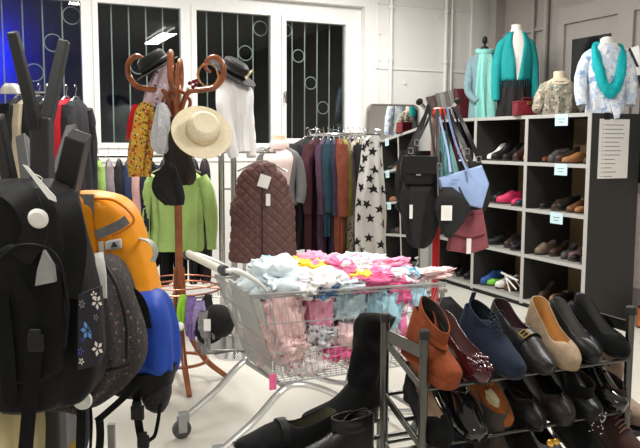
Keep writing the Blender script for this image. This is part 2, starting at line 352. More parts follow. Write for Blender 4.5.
def make_shoe(name, label, cat, P, yaw, tilt, style='pump', L=.26, hh=.02, upper=None, lining=None, sole=None, heel='block', wide=1, h=1, shaft=None, laces=None, buckle=False, strap=None, platform=0, group=None, roll=0, toecap=None, fill=None):
    o = thing(name, label, cat, P, 0, group); o.rotation_euler = (-tilt, roll, yaw)
    sole = sole or mat('shoe_sole_black', (18, 17, 17), .5); lining = lining or mat('dark_shoe_lining', (40, 34, 30), .7)
    st = .006 + platform; rows, ins = shoe_shell(style, L, hh, wide=wide, h=h)
    rows = [[p + Vector((0, 0, st)) for p in r] for r in rows]; ins = [(y, w_, z + st) for y, w_, z in ins]
    b = MB(); b.loft(rows, False, False, True)
    b.v = [tuple(v) for v in b.v]
    # drop the strip that would close the opening
    n = len(rows[0]); keep = []
    for f in b.f:
        idx = {i % n for i in f}
        if idx == {0, n - 1}:
            r = [i//n for i in f]
            if max(abs(rows[i][0].x) for i in r) > .006 : continue
        keep.append(f)
    e = len(rows) - 1; keep.append(tuple(e*n + j for j in range(n))); keep.append(tuple(range(n - 1, -1, -1)))   # close toe tip and heel seam
    b.f = [tuple(reversed(f)) for f in keep]; b.m = [0]*len(keep)
    up = b.build('upper', [upper, lining], o, solid=.0035, recalc=False)
    up.modifiers[0].material_offset = 1; up.modifiers[0].material_offset_rim = 0
    MBi = MB(); slab(MBi, ins[1:-2], .98, .003, .006); MBi.build('insole', lining, o)
    s = MB(); slab(s, ins, 1.17, -st, .0015); s.build('sole', sole, o)
    if hh > .008:
        s = MB(); rings = []
        yb = .02*L; ye = .24*L if heel == 'block' else (.20*L if heel == 'slim' else .6*L)
        for k in range(6):
            u = k/5; sh = 1 - (.12 if heel == 'block' else .45)*u if heel != 'wedge' else 1; ring = []
            if heel == 'wedge':
                break
            for j in range(16):
                q = 2*pi*j/16; yc = (yb + ye)/2 - (0 if heel == 'block' else .1*L*.3*u)
                x = cos(q)*.105*L*wide*sh; y = yc + sin(q)*(ye - yb)/2*sh
                top = sole_z(max(0, y/L), hh) + st - .001
                ring.append(Vector((x, y, lerp(top, 0, u))))
            rings.append(ring)
        if heel == 'wedge':
            ring2 = [(y, w_, z) for y, w_, z in ins if y < .72*L]
            s.loft([[Vector((-w_*1.15, y, 0)), Vector((w_*1.15, y, 0)), Vector((w_*1.15, y, max(z - st + .001, .001))), Vector((-w_*1.15, y, max(z - st + .001, .001)))] for y, w_, z in ring2])
        else: s.loft(rings)
        s.build('heel', sole if heel != 'wedge' or sole else upper, o)
    zi = lambda y: sole_z(y/L, hh) + st
    if shaft:
        hs, ry0, ry1, lean, slant = shaft['h'], shaft.get('ry0', .30)*L, shaft.get('ry1', .29)*L, shaft.get('lean', 0), shaft.get('slant', 0)
        b = MB(); rings = []; mm = 18
        for k in range(mm + 1):
            u = k/mm; z = hh + st + .035 + (hs - .035)*u; ry = lerp(ry0, ry1, u)*.5*(1 + .12*(1 - min(1, u*3))**2); rx = lerp(.122, shaft.get('rx', .13), u)*L*wide
            ring = []
            for j in range(28):
                q = 2*pi*j/28; ns = noise.noise(Vector((cos(q)*1.2, sin(q)*1.2, u*4 + L*50)))*shaft.get('wr', .004)
                y = .012 + ry0*.5 + lean*u*u + sin(q)*(ry + ns)
                ring.append(Vector((cos(q)*(rx + ns), y, z - slant*u*(sin(q) + 0)*.5)))
            rings.append(ring)
        b.loft(rings, False, False); q_ = b.build('shaft', [upper, lining], o, solid=.004, recalc=False); q_.modifiers[0].material_offset = 1; q_.modifiers[0].material_offset_rim = 0
        if shaft.get('tab'):
            p = rings[-1][21]; t = MB(); t.box((0, p.y - .001, p.z + .006), (.016, .006, .03)); t.build('pull_tab', upper, o, bev=.002)
    if fill:
        f_ = MB(); f_.ball((0, .2*L, zi(.2*L) + fill[1]), (.07*L, .15*L, .03), 8, dis=.2); f_.build('stuffing', fill[0], o)
    if laces:
        lm, y0, y1, n, wd = laces; l = MB()
        for k in range(n):
            t = lerp(y0, y1, k/max(n - 1, 1)); ww, zt, g = interp(STYLES[style], t); zt *= h; z = sole_z(t, hh) + st + zt + .003
            zz = z if not shaft else z + .012*(1 - k/n)
            l.tube(smooth_path([(-wd, t*L, zz - .010), (0, t*L + .003, zz + .003), (wd, t*L + .006, zz - .010)], 4), .0022, 6)
            if k < n - 1: t2 = lerp(y0, y1, (k + 1)/max(n - 1, 1)); l.tube([(-wd, t*L, zz - .009), (wd, t2*L, zz - .012)], .002, 5)
        for sgn in (-1, 1):
            t = y0; ww, zt, g = interp(STYLES[style], t); z = sole_z(t, hh) + st + zt*h + .006 + (.012 if shaft else 0)
            l.tube(smooth_path([(0, t*L, z), (sgn*.02, t*L + .004, z + .012), (sgn*.032, t*L + .01, z - .002), (sgn*.012, t*L + .006, z - .002)], 5), .0022, 6)
            l.tube(smooth_path([(0, t*L, z), (sgn*.014, t*L + .025, z + .004), (sgn*.022, t*L + .055, z - .012)], 5), .002, 6)
        l.build('laces', lm, o)
    if strap:
        t = strap[1]; ww, zt, g = interp(STYLES[style], t); z = sole_z(t, hh) + st; zt *= h; ww *= L*wide; s = MB()
        pa = [(-ww*1.03, t*L, z + .3*zt)] + [(-ww*1.03*cos(q*pi/10), t*L, z + zt*.42 + (zt*.58 + .004)*sin(q*pi/10)) for q in range(11)] + [(ww*1.03, t*L, z + .3*zt)]
        s.ribbon(pa, .024, .004, (0, 1, 0)); s.build('strap', strap[0], o)
        if buckle:
            bb = MB(); q = 2*pi*.14; c = Vector((ww*1.06*cos(pi*.30), t*L, z + zt*.42 + (zt*.58 + .008)*sin(pi*.30)))
            R = Matrix.Rotation(radians(38), 3, 'Y')
            for (dx, dy, sx, sy) in ((-.010, 0, .003, .026), (.010, 0, .003, .026), (0, -.012, .022, .003), (0, .012, .022, .003), (0, 0, .018, .002)): bb.box(c + R @ Vector((dx, dy, 0)), (sx, sy, .003), R)
            bb.build('buckle', mat('brass', (190, 160, 90), .25, 1), o)
    return o

# ------------------------------------------------------------------ shoe shelf
ANTH = mat('anthracite_board', (52, 51, 50), .5, var=.05, scale=6)
EDGE = mat('light_grey_edging', (176, 174, 170), .5, var=.02)
HARDB = mat('brown_hardboard', (150, 128, 98), .7, var=.08, scale=8)
SHX0, SHX1, SHY0, CW, RH, STOP = 4.634, 5.19, 4.882, .799, .431, 1.787
sh = thing('shoe_shelf', 'long dark grey open shoe shelf with pale edges and twelve cubbies', 'shelf', (SHX0, SHY0, 0))
loc = lambda x, y, z: (x - SHX0, y - SHY0, z)
ZB = STOP - 4*RH
for k in range(4):
    y = SHY0 + CW*k
    t = .018
    o = MB().box2(loc(SHX0 + .004, y - t, 0 if k in (0, 3) else ZB), loc(SHX1, y + t, STOP)).build('end_panel' if k in (0, 3) else 'divider', ANTH, sh, smooth=False)
    MB().box2(loc(SHX0 - .002, y - t - .003, ZB - .03), loc(SHX0 + .004, y + t + .003, STOP + .014)).build('edge_strip', EDGE, o, smooth=False)
for k in range(5):
    z = STOP - RH*k
    if k == 0: segs = [(0, 3)]
    else: segs = [(0, 1), (1, 2), (2, 3)]
    for a, c in segs:
        o = MB().box2(loc(SHX0 + .005, SHY0 + CW*a + (.018 if k else -.018), z - .012), loc(SHX1, SHY0 + CW*c - (.018 if k else -.018), z + .012)).build('top_board' if k == 0 else 'shelf_board', [ANTH] if k == 0 else mat('shelf_top_grey', (150, 148, 143), .5, var=.04), sh, smooth=False)
        MB().box2(loc(SHX0 - .001, SHY0 + CW*a + .018, z - .016), loc(SHX0 + .005, SHY0 + CW*c - .018, z + .016)).build('edge_strip', EDGE, o, smooth=False)
MB().box2(loc(SHX1 - .008, SHY0, ZB), loc(SHX1, SHY0 + 3*CW, STOP)).build('back_panel', HARDB, sh, smooth=False)
MB().box2(loc(SHX0 + .03, SHY0 + .018, 0), loc(SHX0 + .045, SHY0 + 3*CW - .018, ZB - .012)).build('plinth', BLACK, sh, smooth=False)
# price cards on the shelf edges and the notice on the end panel
LBLUE = mat('pale_blue_card', (196, 222, 232), .6, var=.02); INK = mat('grey_ink', (70, 70, 75), .7)
rn = ['top', 'second', 'third', 'bottom']; cn = ['end panel column', 'middle column', 'mirror side column']
def card(col, row, fy, n=2):
    y = SHY0 + CW*(col + fy); z = STOP - RH*row + .012
    t = thing('shelf_card', 'pale blue card above the %s cubby, %s of the shoe shelf' % (rn[row], cn[col]), 'card', (SHX0 - .004, y, z), 0, 'pale blue cards on the shelf edges')
    MB().box((0, 0, -.05), (.002, .16, .10)).build('card', LBLUE, t, smooth=False)
    i = MB()
    for q in range(n): i.box((-.0015, 0, -.042 - .026*q), (.001, .085 - .03*q, .005))
    i.build('lettering', INK, t, smooth=False)
for c_, r_, f_ in ((0, 0, .42), (0, 1, .40), (0, 2, .44), (1, 0, 1.55), (2, 1, .3)):
    if f_ < 1: card(c_, r_, f_)
nt_ = thing('notice', 'white bulleted notice sheet taped on the dark end panel of the shelf', 'notice', (4.888, SHY0 - .02, 1.752), 0)
MB().box((0, -.001, -.25), (.335, .002, .50)).build('sheet', TAGW, nt_, smooth=False)
i = MB()
for q, wd in enumerate((.21, .20, .22, .21, .16, .17, .19, .18, .12, .13, .09, .14, .1)):
    z = -.05 - .036*q; i.box((-.125 + .02 + wd/2, -.0025, z), (wd, .001, .005)); i.box((-.125, -.0025, z), (.008, .001, .008))
i.build('lettering', INK, nt_, smooth=False)
cl = MB().box((4.80, SHY0 - .022, 1.775), (.06, .01, .06)); tag(cl.build('panel_clip', BLACK, bev=.003), 'small black clip at the top edge of the dark end panel', 'clip')

# shoes in the cubbies: a few low shapes, shared by copies
protos = {}
def proto(style, L, hh):
    k = (style, L, hh)
    if k in protos: return protos[k]
    rows, ins = shoe_shell(style, L, hh, 14, 12, h=1.15); b = MB(); b.loft([[p + Vector((0, 0, .01)) for p in r] for r in rows])
    b.mi = 1; slab(b, [(y, w_, z + .01) for y, w_, z in ins], 1.18, -.012, .002)
    if hh > .02: b.box((0, .12*L, hh/2), (.16*L, .2*L, hh))
    b.mi = 2; slab(b, [(y, w_, z + .01) for y, w_, z in ins if .04*L < y < .6*L], .7, .048*1.15, .052*1.15)
    me = b.build('shoe', [BLACK, BLACK, BLACK])
    if style == 'boot':
        pass
    protos[k] = me; return me
COLS = {'black': (20, 20, 21), 'dark brown': (58, 42, 34), 'tan': (158, 108, 68), 'grey': (78, 75, 74), 'cream': (222, 208, 188), 'rust brown': (158, 82, 50), 'pink': (206, 52, 98), 'navy': (36, 44, 66), 'mauve': (96, 68, 70), 'lime green': (120, 200, 60), 'blue': (50, 84, 150), 'white': (225, 222, 216), 'brown': (106, 70, 46), 'taupe': (116, 100, 84)}
ordn = ['first', 'second', 'third', 'fourth', 'fifth', 'sixth', 'seventh']
random.seed(5)
cub = {  # (col,row): colours from the end panel side (right in the opening) to the far side
 (0, 0): ['black', 'grey', 'tan', 'dark brown', 'grey', 'mauve'], (0, 1): ['tan', 'tan', 'brown', 'black', 'dark brown', 'black'],
 (0, 2): ['black', 'mauve', 'black', 'grey', 'dark brown', 'taupe'], (0, 3): ['black', 'black', 'grey', 'black', 'tan', 'dark brown'],
 (1, 0): ['taupe', 'rust brown', 'dark brown', 'black', 'black', 'white'], (1, 1): ['navy', 'navy', 'pink', 'pink', 'black', 'dark brown'],
 (1, 2): ['taupe', 'black', 'black', 'dark brown', 'black', 'black'], (1, 3): ['black', 'grey', 'brown', 'white', 'lime green', 'blue'],
 (2, 0): ['black', 'dark brown', 'black', 'grey'], (2, 1): ['black', 'brown', 'black', 'black'], (2, 2): ['grey', 'black', 'dark brown', 'black'], (2, 3): ['black', 'black', 'black', 'black']}
first = True
for (c_, r_), cs in cub.items():
    n = len(cs)
    for q, cc in enumerate(cs):
        st_ = random.choice([('loafer', .27, .012), ('pump', .25, .04), ('oxford', .28, .015), ('flat', .25, .004)])
        if cc == 'rust brown' or (c_, r_) == (1, 0): st_ = ('boot', .26, .03)
        pr = proto(*st_); o = pr.copy(); COL.objects.link(o)
        y = SHY0 + CW*c_ + .085 + (CW - .17)*q/(n - 1); z = STOP - RH*(r_ + 1) + .014
        o.name = 'shoe'; o.location = (SHX0 + .34 + random.uniform(-.03, .03), y, z); o.rotation_euler = (0, 0, pi/2 + random.uniform(-.4, .4)); o.scale = (random.uniform(.88, 1.0), random.uniform(.92, 1.0), random.uniform(.9, 1.35))
        m = mat('shelf_shoe_' + cc.replace(' ', '_'), COLS[cc], .45, var=.12)
        for si, mm in ((0, m), (1, mat('shelf_shoe_sole', (60, 50, 42), .6)), (2, mat('shelf_shoe_inside', (44, 36, 30), .8))):
            o.material_slots[si].link = 'OBJECT'; o.material_slots[si].material = mm
        tag(o, '%s shoe, %s from the right, %s cubby, %s of the shelf' % (cc, ordn[q], rn[r_], cn[c_]), 'shoe', 'shoes in the shelf cubbies')
for m_ in list(protos.values()): bpy.data.objects.remove(m_)
# taller things in the cubbies
def ankle_boot(P, yaw, c, lab, L=.25, hs=.14):
    make_shoe('ankle_boot', lab, 'boot', P, yaw, 0, 'boot', L, .03, LEATHER('leather_' + '_'.join(map(str, c)), c), shaft=dict(h=hs, rx=.13))
zc = lambda r: STOP - RH*(r + 1) + .0125
ankle_boot((SHX0 + .40, SHY0 + CW + .10, zc(0)), pi/2 + .5, (150, 76, 46), 'rust leather ankle boot standing at the right of the top middle cubby', hs=.2)
ankle_boot((SHX0 + .46, SHY0 + .25, zc(0)), pi/2 + .1, (30, 27, 26), 'dark ankle boot standing behind the tan shoes in the top cubby', hs=.1)
o = thing('rack_toy', 'white wire stand lying among the shoes in the bottom middle cubby', 'stand', (SHX0 + .12, SHY0 + CW + .30, zc(3)))
b = MB(); b.tube([(0, -.1, .13), (0, .16, .17)], .012, 8); b.tube([(0, .1, .15), (0, .02, .0)], .008, 6); b.tube([(0, -.08, .04), (0, .1, .14)], .008, 6); b.tube([(0, -.06, .13), (.1, -.08, 0)], .008, 6); b.build('wire_frame', TAGW, o)

# ------------------------------------------------------------------ mirror
MC = Vector((4.075, 7.165, 1.0)); mw, mh, mr = .60, 1.90, .07
mo = thing('leaning_mirror', 'tall rounded mirror leaning on the white wall, reflecting the shoe shelf', 'mirror', MC)
mo.rotation_euler = (radians(-2.95), 0, radians(-5.8))
def rrect(w_, h_, r, n=6):
    pts = []
    for cx, cz, a in ((w_/2 - r, h_/2 - r, 0), (-w_/2 + r, h_/2 - r, 90), (-w_/2 + r, -h_/2 + r, 180), (w_/2 - r, -h_/2 + r, 270)):
        pts += [Vector((cx + r*cos(radians(a + 90*k/n)), 0, cz + r*sin(radians(a + 90*k/n)))) for k in range(n + 1)]
    return pts
mm = bpy.data.materials.new('mirror_silver'); mm.use_nodes = True; bs = mm.node_tree.nodes['Principled BSDF']; bs.inputs['Metallic'].default_value = 1; bs.inputs['Roughness'].default_value = .0; bs.inputs['Base Color'].default_value = (.86, .88, .86, 1)
MB().prism(rrect(mw - .02, mh - .02, mr), (0, -.002, 0), (0, .01, 0)).build('mirror_glass', mm, mo, smooth=False)
b = MB(); pr = rrect(mw, mh, mr); b.tube(pr + [pr[0], pr[1]], .011, 8); b.build('frame', mat('mirror_frame', (120, 112, 108), .4, .4), mo)
# ------------------------------------------------------------------ shopping cart
CX0, CX1, CYN, CYF = 1.10, 2.18, 3.25, 3.82
ct = thing('shopping_cart', 'silver wire shopping cart heaped with pastel baby clothes, standing on the pale floor', 'shopping cart', (1.6, 3.535, 0))
cl_ = lambda x, y, z: Vector((x - 1.6, y - 3.535, z))
rz_ = lambda x: lerp(.848, .823, (x - CX0)/(CX1 - CX0))
b = MB()
BXr, BXf, BZ = 1.26, 2.06, .40
inset = lambda u: .045*u                      # basket narrows downward
def bp(x, side, u):                           # point on a side panel; u = 0 rim .. 1 bottom
    f_ = (x - CX0)/(CX1 - CX0); xb = lerp(BXr, BXf, f_); y = (CYN + .02*f_ + inset(u)) if side < 0 else (CYF - .02*f_ - inset(u))
    return cl_(lerp(x, xb, u), y, lerp(rz_(x), BZ, u))
for s in (-1, 1):
    for u, r in ((0, .007), (.035, .004), (.33, .0032), (.66, .0032), (1, .005)): b.tube([bp(CX0, s, u), bp(CX1, s, u)], r, 6)
    N = 26
    for k in range(N + 1): x = lerp(CX0, CX1, k/N); b.tube([bp(x, s, 0), bp(x, s, 1)], .0019, 5)
def span(x, u0, u1, n, cross):
    for k in range(n + 1): u = lerp(u0, u1, k/n); b.tube([bp(x, -1, u), bp(x, 1, u)], .0028, 5)
    for k in range(cross + 1):
        v = k/cross; b.tube([bp(x, -1, 0).lerp(bp(x, 1, 0), v), bp(x, -1, 1).lerp(bp(x, 1, 1), v)], .0019, 5)
span(CX1, 0, 1, 4, 13)
for k in range(15): v = k/14; b.tube([bp(CX0, -1, 1).lerp(bp(CX0, 1, 1), v), bp(CX1, -1, 1).lerp(bp(CX1, 1, 1), v)], .0019, 5)
for k in range(7): x = lerp(CX0, CX1, k/6); b.tube([bp(x, -1, 1), bp(x, 1, 1)], .003, 5)
b.build('basket', ZINC, ct)
b = MB(); span(CX0, 0, 1, 4, 24)              # rear flap with its close wires
for k in range(25):
    v = k/24; b.tube([bp(CX0, -1, 0).lerp(bp(CX0, 1, 0), v) + Vector((.10, 0, .01)), bp(CX0, -1, 1).lerp(bp(CX0, 1, 1), v) + Vector((.02, 0, .02))], .0018, 5)
b.tube([bp(CX0, -1, 0) + Vector((.10, .01, .01)), bp(CX0, 1, 0) + Vector((.10, -.01, .01))], .005, 6)
b.build('rear_flap', ZINC, ct)
b = MB(); p0, p1 = bp(CX0 + .02, -1, .03), bp(CX0 + .02, 1, .03)   # folded child seat
b.prism([p0 + Vector((.03, .05, 0)), p1 + Vector((.03, -.05, 0)), p1 + Vector((.10, -.08, -.24)), p0 + Vector((.10, .08, -.24))], (0, 0, 0), (.008, 0, .002))
b.build('child_seat', mat('grey_clear_plastic', (196, 198, 196), .35, var=.05), ct, label='grey plastic child seat flap')
b = MB(); b.tube([cl_(.985, 3.31, .965), cl_(.955, 3.80, .975)], .019, 14); b.build('handle', mat('handle_cream', (226, 220, 208), .45, var=.03), ct, label='cream plastic push handle')
for y, x in ((3.275, .99), (3.82, .955)):
    b = MB(); b.tube([cl_(x, y + (.04 if y < 3.5 else -.03), .966), cl_(x, y, .966)], .025, 14); b.build('handle_cap', mat('dark_grey_plastic', (72, 72, 74), .5), ct)
    b = MB(); b.tube(smooth_path([cl_(x, y - .012, .968), cl_(x + .06, y - .012, .962), cl_(CX0 + .05, y - .008, .90), cl_(CX0 + .1, y + (0 if y < 3.5 else -.005), .846)], 5), [.02, .026, .019, .012], 10, flat=.5)
    b.build('handle_arm', mat('pale_grey_plastic', (214, 214, 210), .4, var=.03), ct)
    b = MB(); b.lathe([(0, -.004), (.012, -.004), (.012, .002), (0, .002)], cl_(x + .03, y - .025, .967), 10, R=Matrix.Rotation(pi/2, 3, 'X')); b.build('bolt', BLACK, ct)
for y, sx in ((3.29, 0), (3.79, -.04)):
    b = MB(); pth = [(.975 + sx, y, .12), (1.133 + sx, y, .235), (1.26 + sx, y, .355), (1.34 + sx, y + .0, .385), (1.48, y, .345), (1.75, y, .20), (2.05, y, .145)]
    b.tube(smooth_path([cl_(*p) for p in pth], 6), .021, 10, flat=.75); b.build('chassis_tube', mat('chrome_tube', (214, 215, 216), .22, .85, var=.03), ct)
    for x in (1.34, 1.6): MB().tube([cl_(x, y, .38 if x < 1.5 else .29), cl_(x + .03, y, BZ)], .011, 8).build('bracket', ZINC, ct)
    for xc in (.955 + sx, 2.05):
        b = MB(); b.box(cl_(xc, y, .115), (.05, .045, .05)); b.box(cl_(xc - .01, y - .022, .075), (.045, .004, .08)); b.box(cl_(xc - .01, y + .022, .075), (.045, .004, .08))
        f_ = b.build('caster_fork', ZINC, ct, bev=.003)
        MB().lathe([(0, -.013), (.045, -.013), (.05, -.008), (.05, .008), (.045, .013), (0, .013)], cl_(xc - .012, y, .05), 18, R=Matrix.Rotation(pi/2, 3, 'X')).build('wheel', mat('grey_rubber', (88, 88, 90), .6), f_)
b = MB(); b.tube([cl_(1.30, 3.29, .37), cl_(1.26, 3.79, .37)], .012, 8); b.build('cross_tube', ZINC, ct); b = MB(); b.tube([cl_(2.05, 3.29, .145), cl_(2.05, 3.79, .145)], .012, 8); b.build('cross_tube', ZINC, ct)

# the baby clothes: crumpled pieces, each its own
def rumple(mb, c, r, seed, amp=.35, n=30, R=None):
    """a crumpled folded cloth: squashed lump with sharp folds"""
    rings = []
    for i in range(1, n):
        a = pi*i/n; ring = []
        for j in range(2*n):
            q = 2*pi*j/(2*n); d = Vector((sin(a)*cos(q), sin(a)*sin(q), -cos(a)))
            k = 1 + amp*noise.fractal(d*1.7 + Vector((seed*7.3, seed*3.1, seed)), 1, 2, 2) - amp*.7*abs(noise.noise(d*3.4 + Vector((seed, 9, seed*2)))) - .30*(.5 - abs(noise.noise(d*5.2 + Vector((seed*3, 2, seed))))*1.6)*(.6 + noise.noise(d*2 + Vector((1, seed, 3))))
            e = .75; p = Vector((math.copysign(abs(d.x)**e, d.x)*r[0], math.copysign(abs(d.y)**e, d.y)*r[1], math.copysign(abs(d.z)**e, d.z)*r[2]))*k
            ring.append((R @ p if R is not None else p) + Vector(c))
        rings.append(ring)
    return mb.loft(rings)
PINK, HOT, LB, PW, YEL = (242, 160, 190), (226, 98, 148), (170, 214, 230), (240, 236, 236), (246, 214, 60)
CM = {
 'white': mat('baby_white', (246, 243, 242), .6, var=.03, bump=.3, bscale=30), 'pink': mat('baby_pink', PINK, .6, var=.1, bump=.3, bscale=30), 'hot pink': mat('baby_hot_pink', HOT, .6, var=.12, bump=.3, bscale=30),
 'pale blue': mat('baby_blue', LB, .45, var=.1, bump=.4, bscale=25), 'yellow': mat('baby_yellow', YEL, .6, var=.06), 'pale pink': mat('baby_pale_pink', (240, 205, 205), .6, var=.05, bump=.3, bscale=30),
 'denim blue': mat('baby_denim', (62, 88, 128), .7, var=.2), 'ice white': mat('baby_ice', (226, 238, 244), .35, var=.04, bump=.4, bscale=25),
 'pink sprigged white': pat('baby_sprig', (244, 238, 238), [((226, 110, 150), .28), ((150, 70, 90), .2)], .6, 42), 'grey printed': pat('baby_print', (196, 198, 202), [((90, 96, 110), .3), ((226, 150, 160), .24)], .6, 36),
 'pink and white': pat('baby_pw', (246, 238, 240), [((234, 130, 176), .5)], .6, 14, 'NOISE'), 'rose checked': stripes('baby_check', (238, 204, 202), (230, 186, 188), 22, 'X'), 'blue and white': pat('baby_bw', (238, 242, 246), [((140, 196, 224), .5)], .5, 16, 'NOISE'), 'clear wrapped blue': mat('baby_wrap', (186, 216, 226), .15, var=.15, bump=.6, bscale=35)}
def baby(col, kind, c, r, where, seed, rot=0, amp=.35, tilt=0):
    t = tag(rumple(MB(), (0, 0, 0), r, seed, amp).build('baby_' + kind.replace(' ', '_'), CM[col], angle=75), '%s baby %s %s' % (col, kind, where), 'baby clothes', 'baby clothes heaped in the cart')
    t.location = c; t.rotation_euler = (tilt, tilt*.4, rot); return t
# layer against the near side wires
N_ = CYN + .135
side = [('rose checked', 'romper', 1.30, .70, .115, .14, 'upright inside the rear near corner of the cart'), ('pink sprigged white', 'sleepsuit', 1.45, .475, .15, .085, 'at the bottom near corner of the cart'),
 ('pale pink', 'shirt', 1.345, .555, .10, .075, 'low behind the rear near wires'), ('pink', 'jacket', 1.50, .72, .075, .11, 'beside the checked romper behind the wires'), ('grey printed', 'leggings', 1.50, .60, .09, .06, 'in the middle of the near wires'),
 ('clear wrapped blue', 'bag', 1.66, .745, .105, .10, 'shining behind the upper near wires'), ('pale pink', 'blanket', 1.68, .565, .12, .09, 'folded in the middle behind the near wires'), ('hot pink', 'trousers', 1.58, .505, .11, .05, 'under the folded pale pink blanket'),
 ('pale blue', 'jacket', 1.86, .70, .11, .14, 'bunched behind the near wires by the tall boot'), ('pink sprigged white', 'dress', 1.77, .475, .14, .07, 'at the cart bottom below the pale blue jacket'), ('pink and white', 'dress', 1.955, .60, .07, .13, 'squeezed behind the near wires above the boot'),
 ('pale blue', 'sleeping bag', 2.05, .66, .085, .15, 'against the front near corner of the cart'), ('hot pink', 'shirt', 1.92, .775, .10, .06, 'just under the near rim')]
for i, (c_, k_, x, z, rx, rz2, wh) in enumerate(side): baby(c_, k_, (x, N_ + (.02 if i % 2 else 0), z), (rx, .105, rz2), wh, 11 + i, amp=.28)
far_ = [('pale pink', 1.36), ('pale blue', 1.6), ('white', 1.84), ('pink', 2.04)]
for i, (c_, x) in enumerate(far_): baby(c_, 'clothes bundle', (x, CYF - .2, .62), (.14, .16, .2), 'deep inside the cart, %s from the handle' % ordn[i], 40 + i)
top = [('ice white', 'quilt', 1.31, 3.47, .90, .17, .16, .10, 'heaped at the handle end of the cart', 0, .1), ('white', 'blanket', 1.50, 3.37, .875, .15, .11, .07, 'on the near rim next to the icy quilt', .3, 0),
 ('yellow', 'shirt', 1.535, 3.56, .965, .11, .10, .045, 'peeping out under the pink top at the crest', .2, .2), ('pink', 'pullover', 1.60, 3.60, .99, .13, .10, .055, 'at the very crest of the heap', .5, .1), ('pink and white', 'shirt', 1.70, 3.50, .945, .15, .11, .06, 'sprawled across the middle of the heap', .2, .05),
 ('denim blue', 'jeans', 1.50, 3.31, .83, .09, .06, .03, 'small dark patch under the white blanket', 0, 0), ('yellow', 'vest', 1.74, 3.36, .905, .07, .06, .03, 'flat near the rim in the middle', .6, .2), ('hot pink', 'skirt', 1.76, 3.345, .865, .13, .075, .05, 'hanging over the near rim', .1, .1),
 ('white', 'cardigan', 1.83, 3.62, .955, .15, .12, .055, 'behind the pink items near the crest', -.2, 0), ('pink', 'hoodie', 1.95, 3.52, .925, .14, .10, .05, 'towards the front of the cart', -.2, -.1), ('pink and white', 'trousers', 1.90, 3.40, .885, .15, .08, .045, 'lying along the near rim towards the front', -.1, 0),
 ('blue and white', 'bib', 2.04, 3.40, .885, .06, .07, .04, 'beside the pale pink flap at the front', .4, 0), ('pale pink', 'wrap', 2.15, 3.42, .865, .16, .09, .03, 'sticking out over the front rim', .15, -.12), ('ice white', 'bonnet', 1.66, 3.33, .86, .10, .07, .035, 'on the near rim under the yellow vest', 0, 0), ('pale blue', 'shirt', 1.4, 3.66, .90, .14, .12, .08, 'on the far side behind the icy quilt', 0, 0)]
for i, (c_, k_, x, y, z, rx, ry, rz2, wh, ro, ti) in enumerate(top): baby(c_, k_, (x, y, .83 + (z - .83)*.55), (rx, ry, rz2), wh, 70 + i*1.7, ro, .45, ti)
tg = thing('pink_tag', 'small pink cardboard tag dangling under the rear corner of the cart', 'tag', onY(274, 372, 3.24)); MB().box((0, 0, -.05), (.035, .004, .075)).build('tag_card', CM['hot pink'], tg); MB().tube([(0, 0, 0), (0, .004, .05)], .002, 5).build('string', TAGW, tg)

# ------------------------------------------------------------------ bentwood coat tree
WOOD = mat('bentwood', (140, 78, 44), .28, var=.25, scale=14, coat=.3)
TX, TY = 1.12, 4.70
tr_ = thing('coat_tree', 'brown bentwood coat tree with curled arms and a hoop base, hung with hats', 'coat stand', (TX, TY, 0), RZ)
MB().lathe([(0, .28), (.024, .28), (.024, 1.7), (.02, 1.95), (.012, 2.02), (0, 2.03)], n=14).build('post', WOOD, tr_)
for a in (0, 90, 180, 270):
    a = radians(a + 4); c, s = cos(a), sin(a); big = 1
    pr = [(.02, 1.62), (.035, 1.76), (.075, 1.855), (.15, 1.868), (.235, 1.885), (.285, 1.945), (.29, 2.02), (.245, 2.07), (.195, 2.05), (.185, 2.0), (.215, 1.975)]
    MB().tube(smooth_path([(r*c, r*s, z) for r, z in pr], 6), [.012, .015, .018, .018, .018, .018, .017, .016, .014, .012, .008], 9).build('arm', WOOD, tr_)
for a in (4, 94, 184, 274):
    a = radians(a); c, s = cos(a), sin(a)
    MB().tube(smooth_path([(r*c, r*s, z) for r, z in ((.02, 1.86), (.06, 1.84), (.085, 1.79), (.06, 1.73), (.022, 1.71))], 5), .011, 8).build('bracket', WOOD, tr_)
for a in (20, 110, 200, 290):
    a = radians(a); c, s = cos(a), sin(a)
    pr = [(.022, .75), (.03, .5), (.06, .32), (.16, .14), (.29, .02), (.30, .012)]
    MB().tube(smooth_path([(r*c, r*s, z) for r, z in pr], 5), [.014, .016, .018, .019, .017, .013], 9).build('leg', WOOD, tr_)
MB().tube([(.17*cos(q*pi/18), .17*sin(q*pi/18), .15) for q in range(37)], .011, 8).build('base_hoop', WOOD, tr_)
cop = mat('coppery_wire', (190, 120, 96), .3, .9)
b = MB(); b.tube([(.26*cos(q*pi/18), .26*sin(q*pi/18), .62) for q in range(37)], .006, 7); b.tube([(.262*cos(q*pi/18), .262*sin(q*pi/18), .66) for q in range(37)], .004, 6)
for q in range(4): b.tube([(.02*cos(q*pi/2), .02*sin(q*pi/2), .64), (.26*cos(q*pi/2), .26*sin(q*pi/2), .62)], .005, 6)
b.build('wire_ring', cop, tr_)
b = MB()
for q in range(22):
    a = 2*pi*q/22; p = Vector((.262*cos(a), .262*sin(a), .62)); b.tube(smooth_path([p + Vector((0, 0, .008)), p + Vector((.006, 0, -.02)), p + Vector((-.004, 0, -.045))], 3), .0025, 5)
b.build('clip', CHROME, tr_)
DT = 4.72
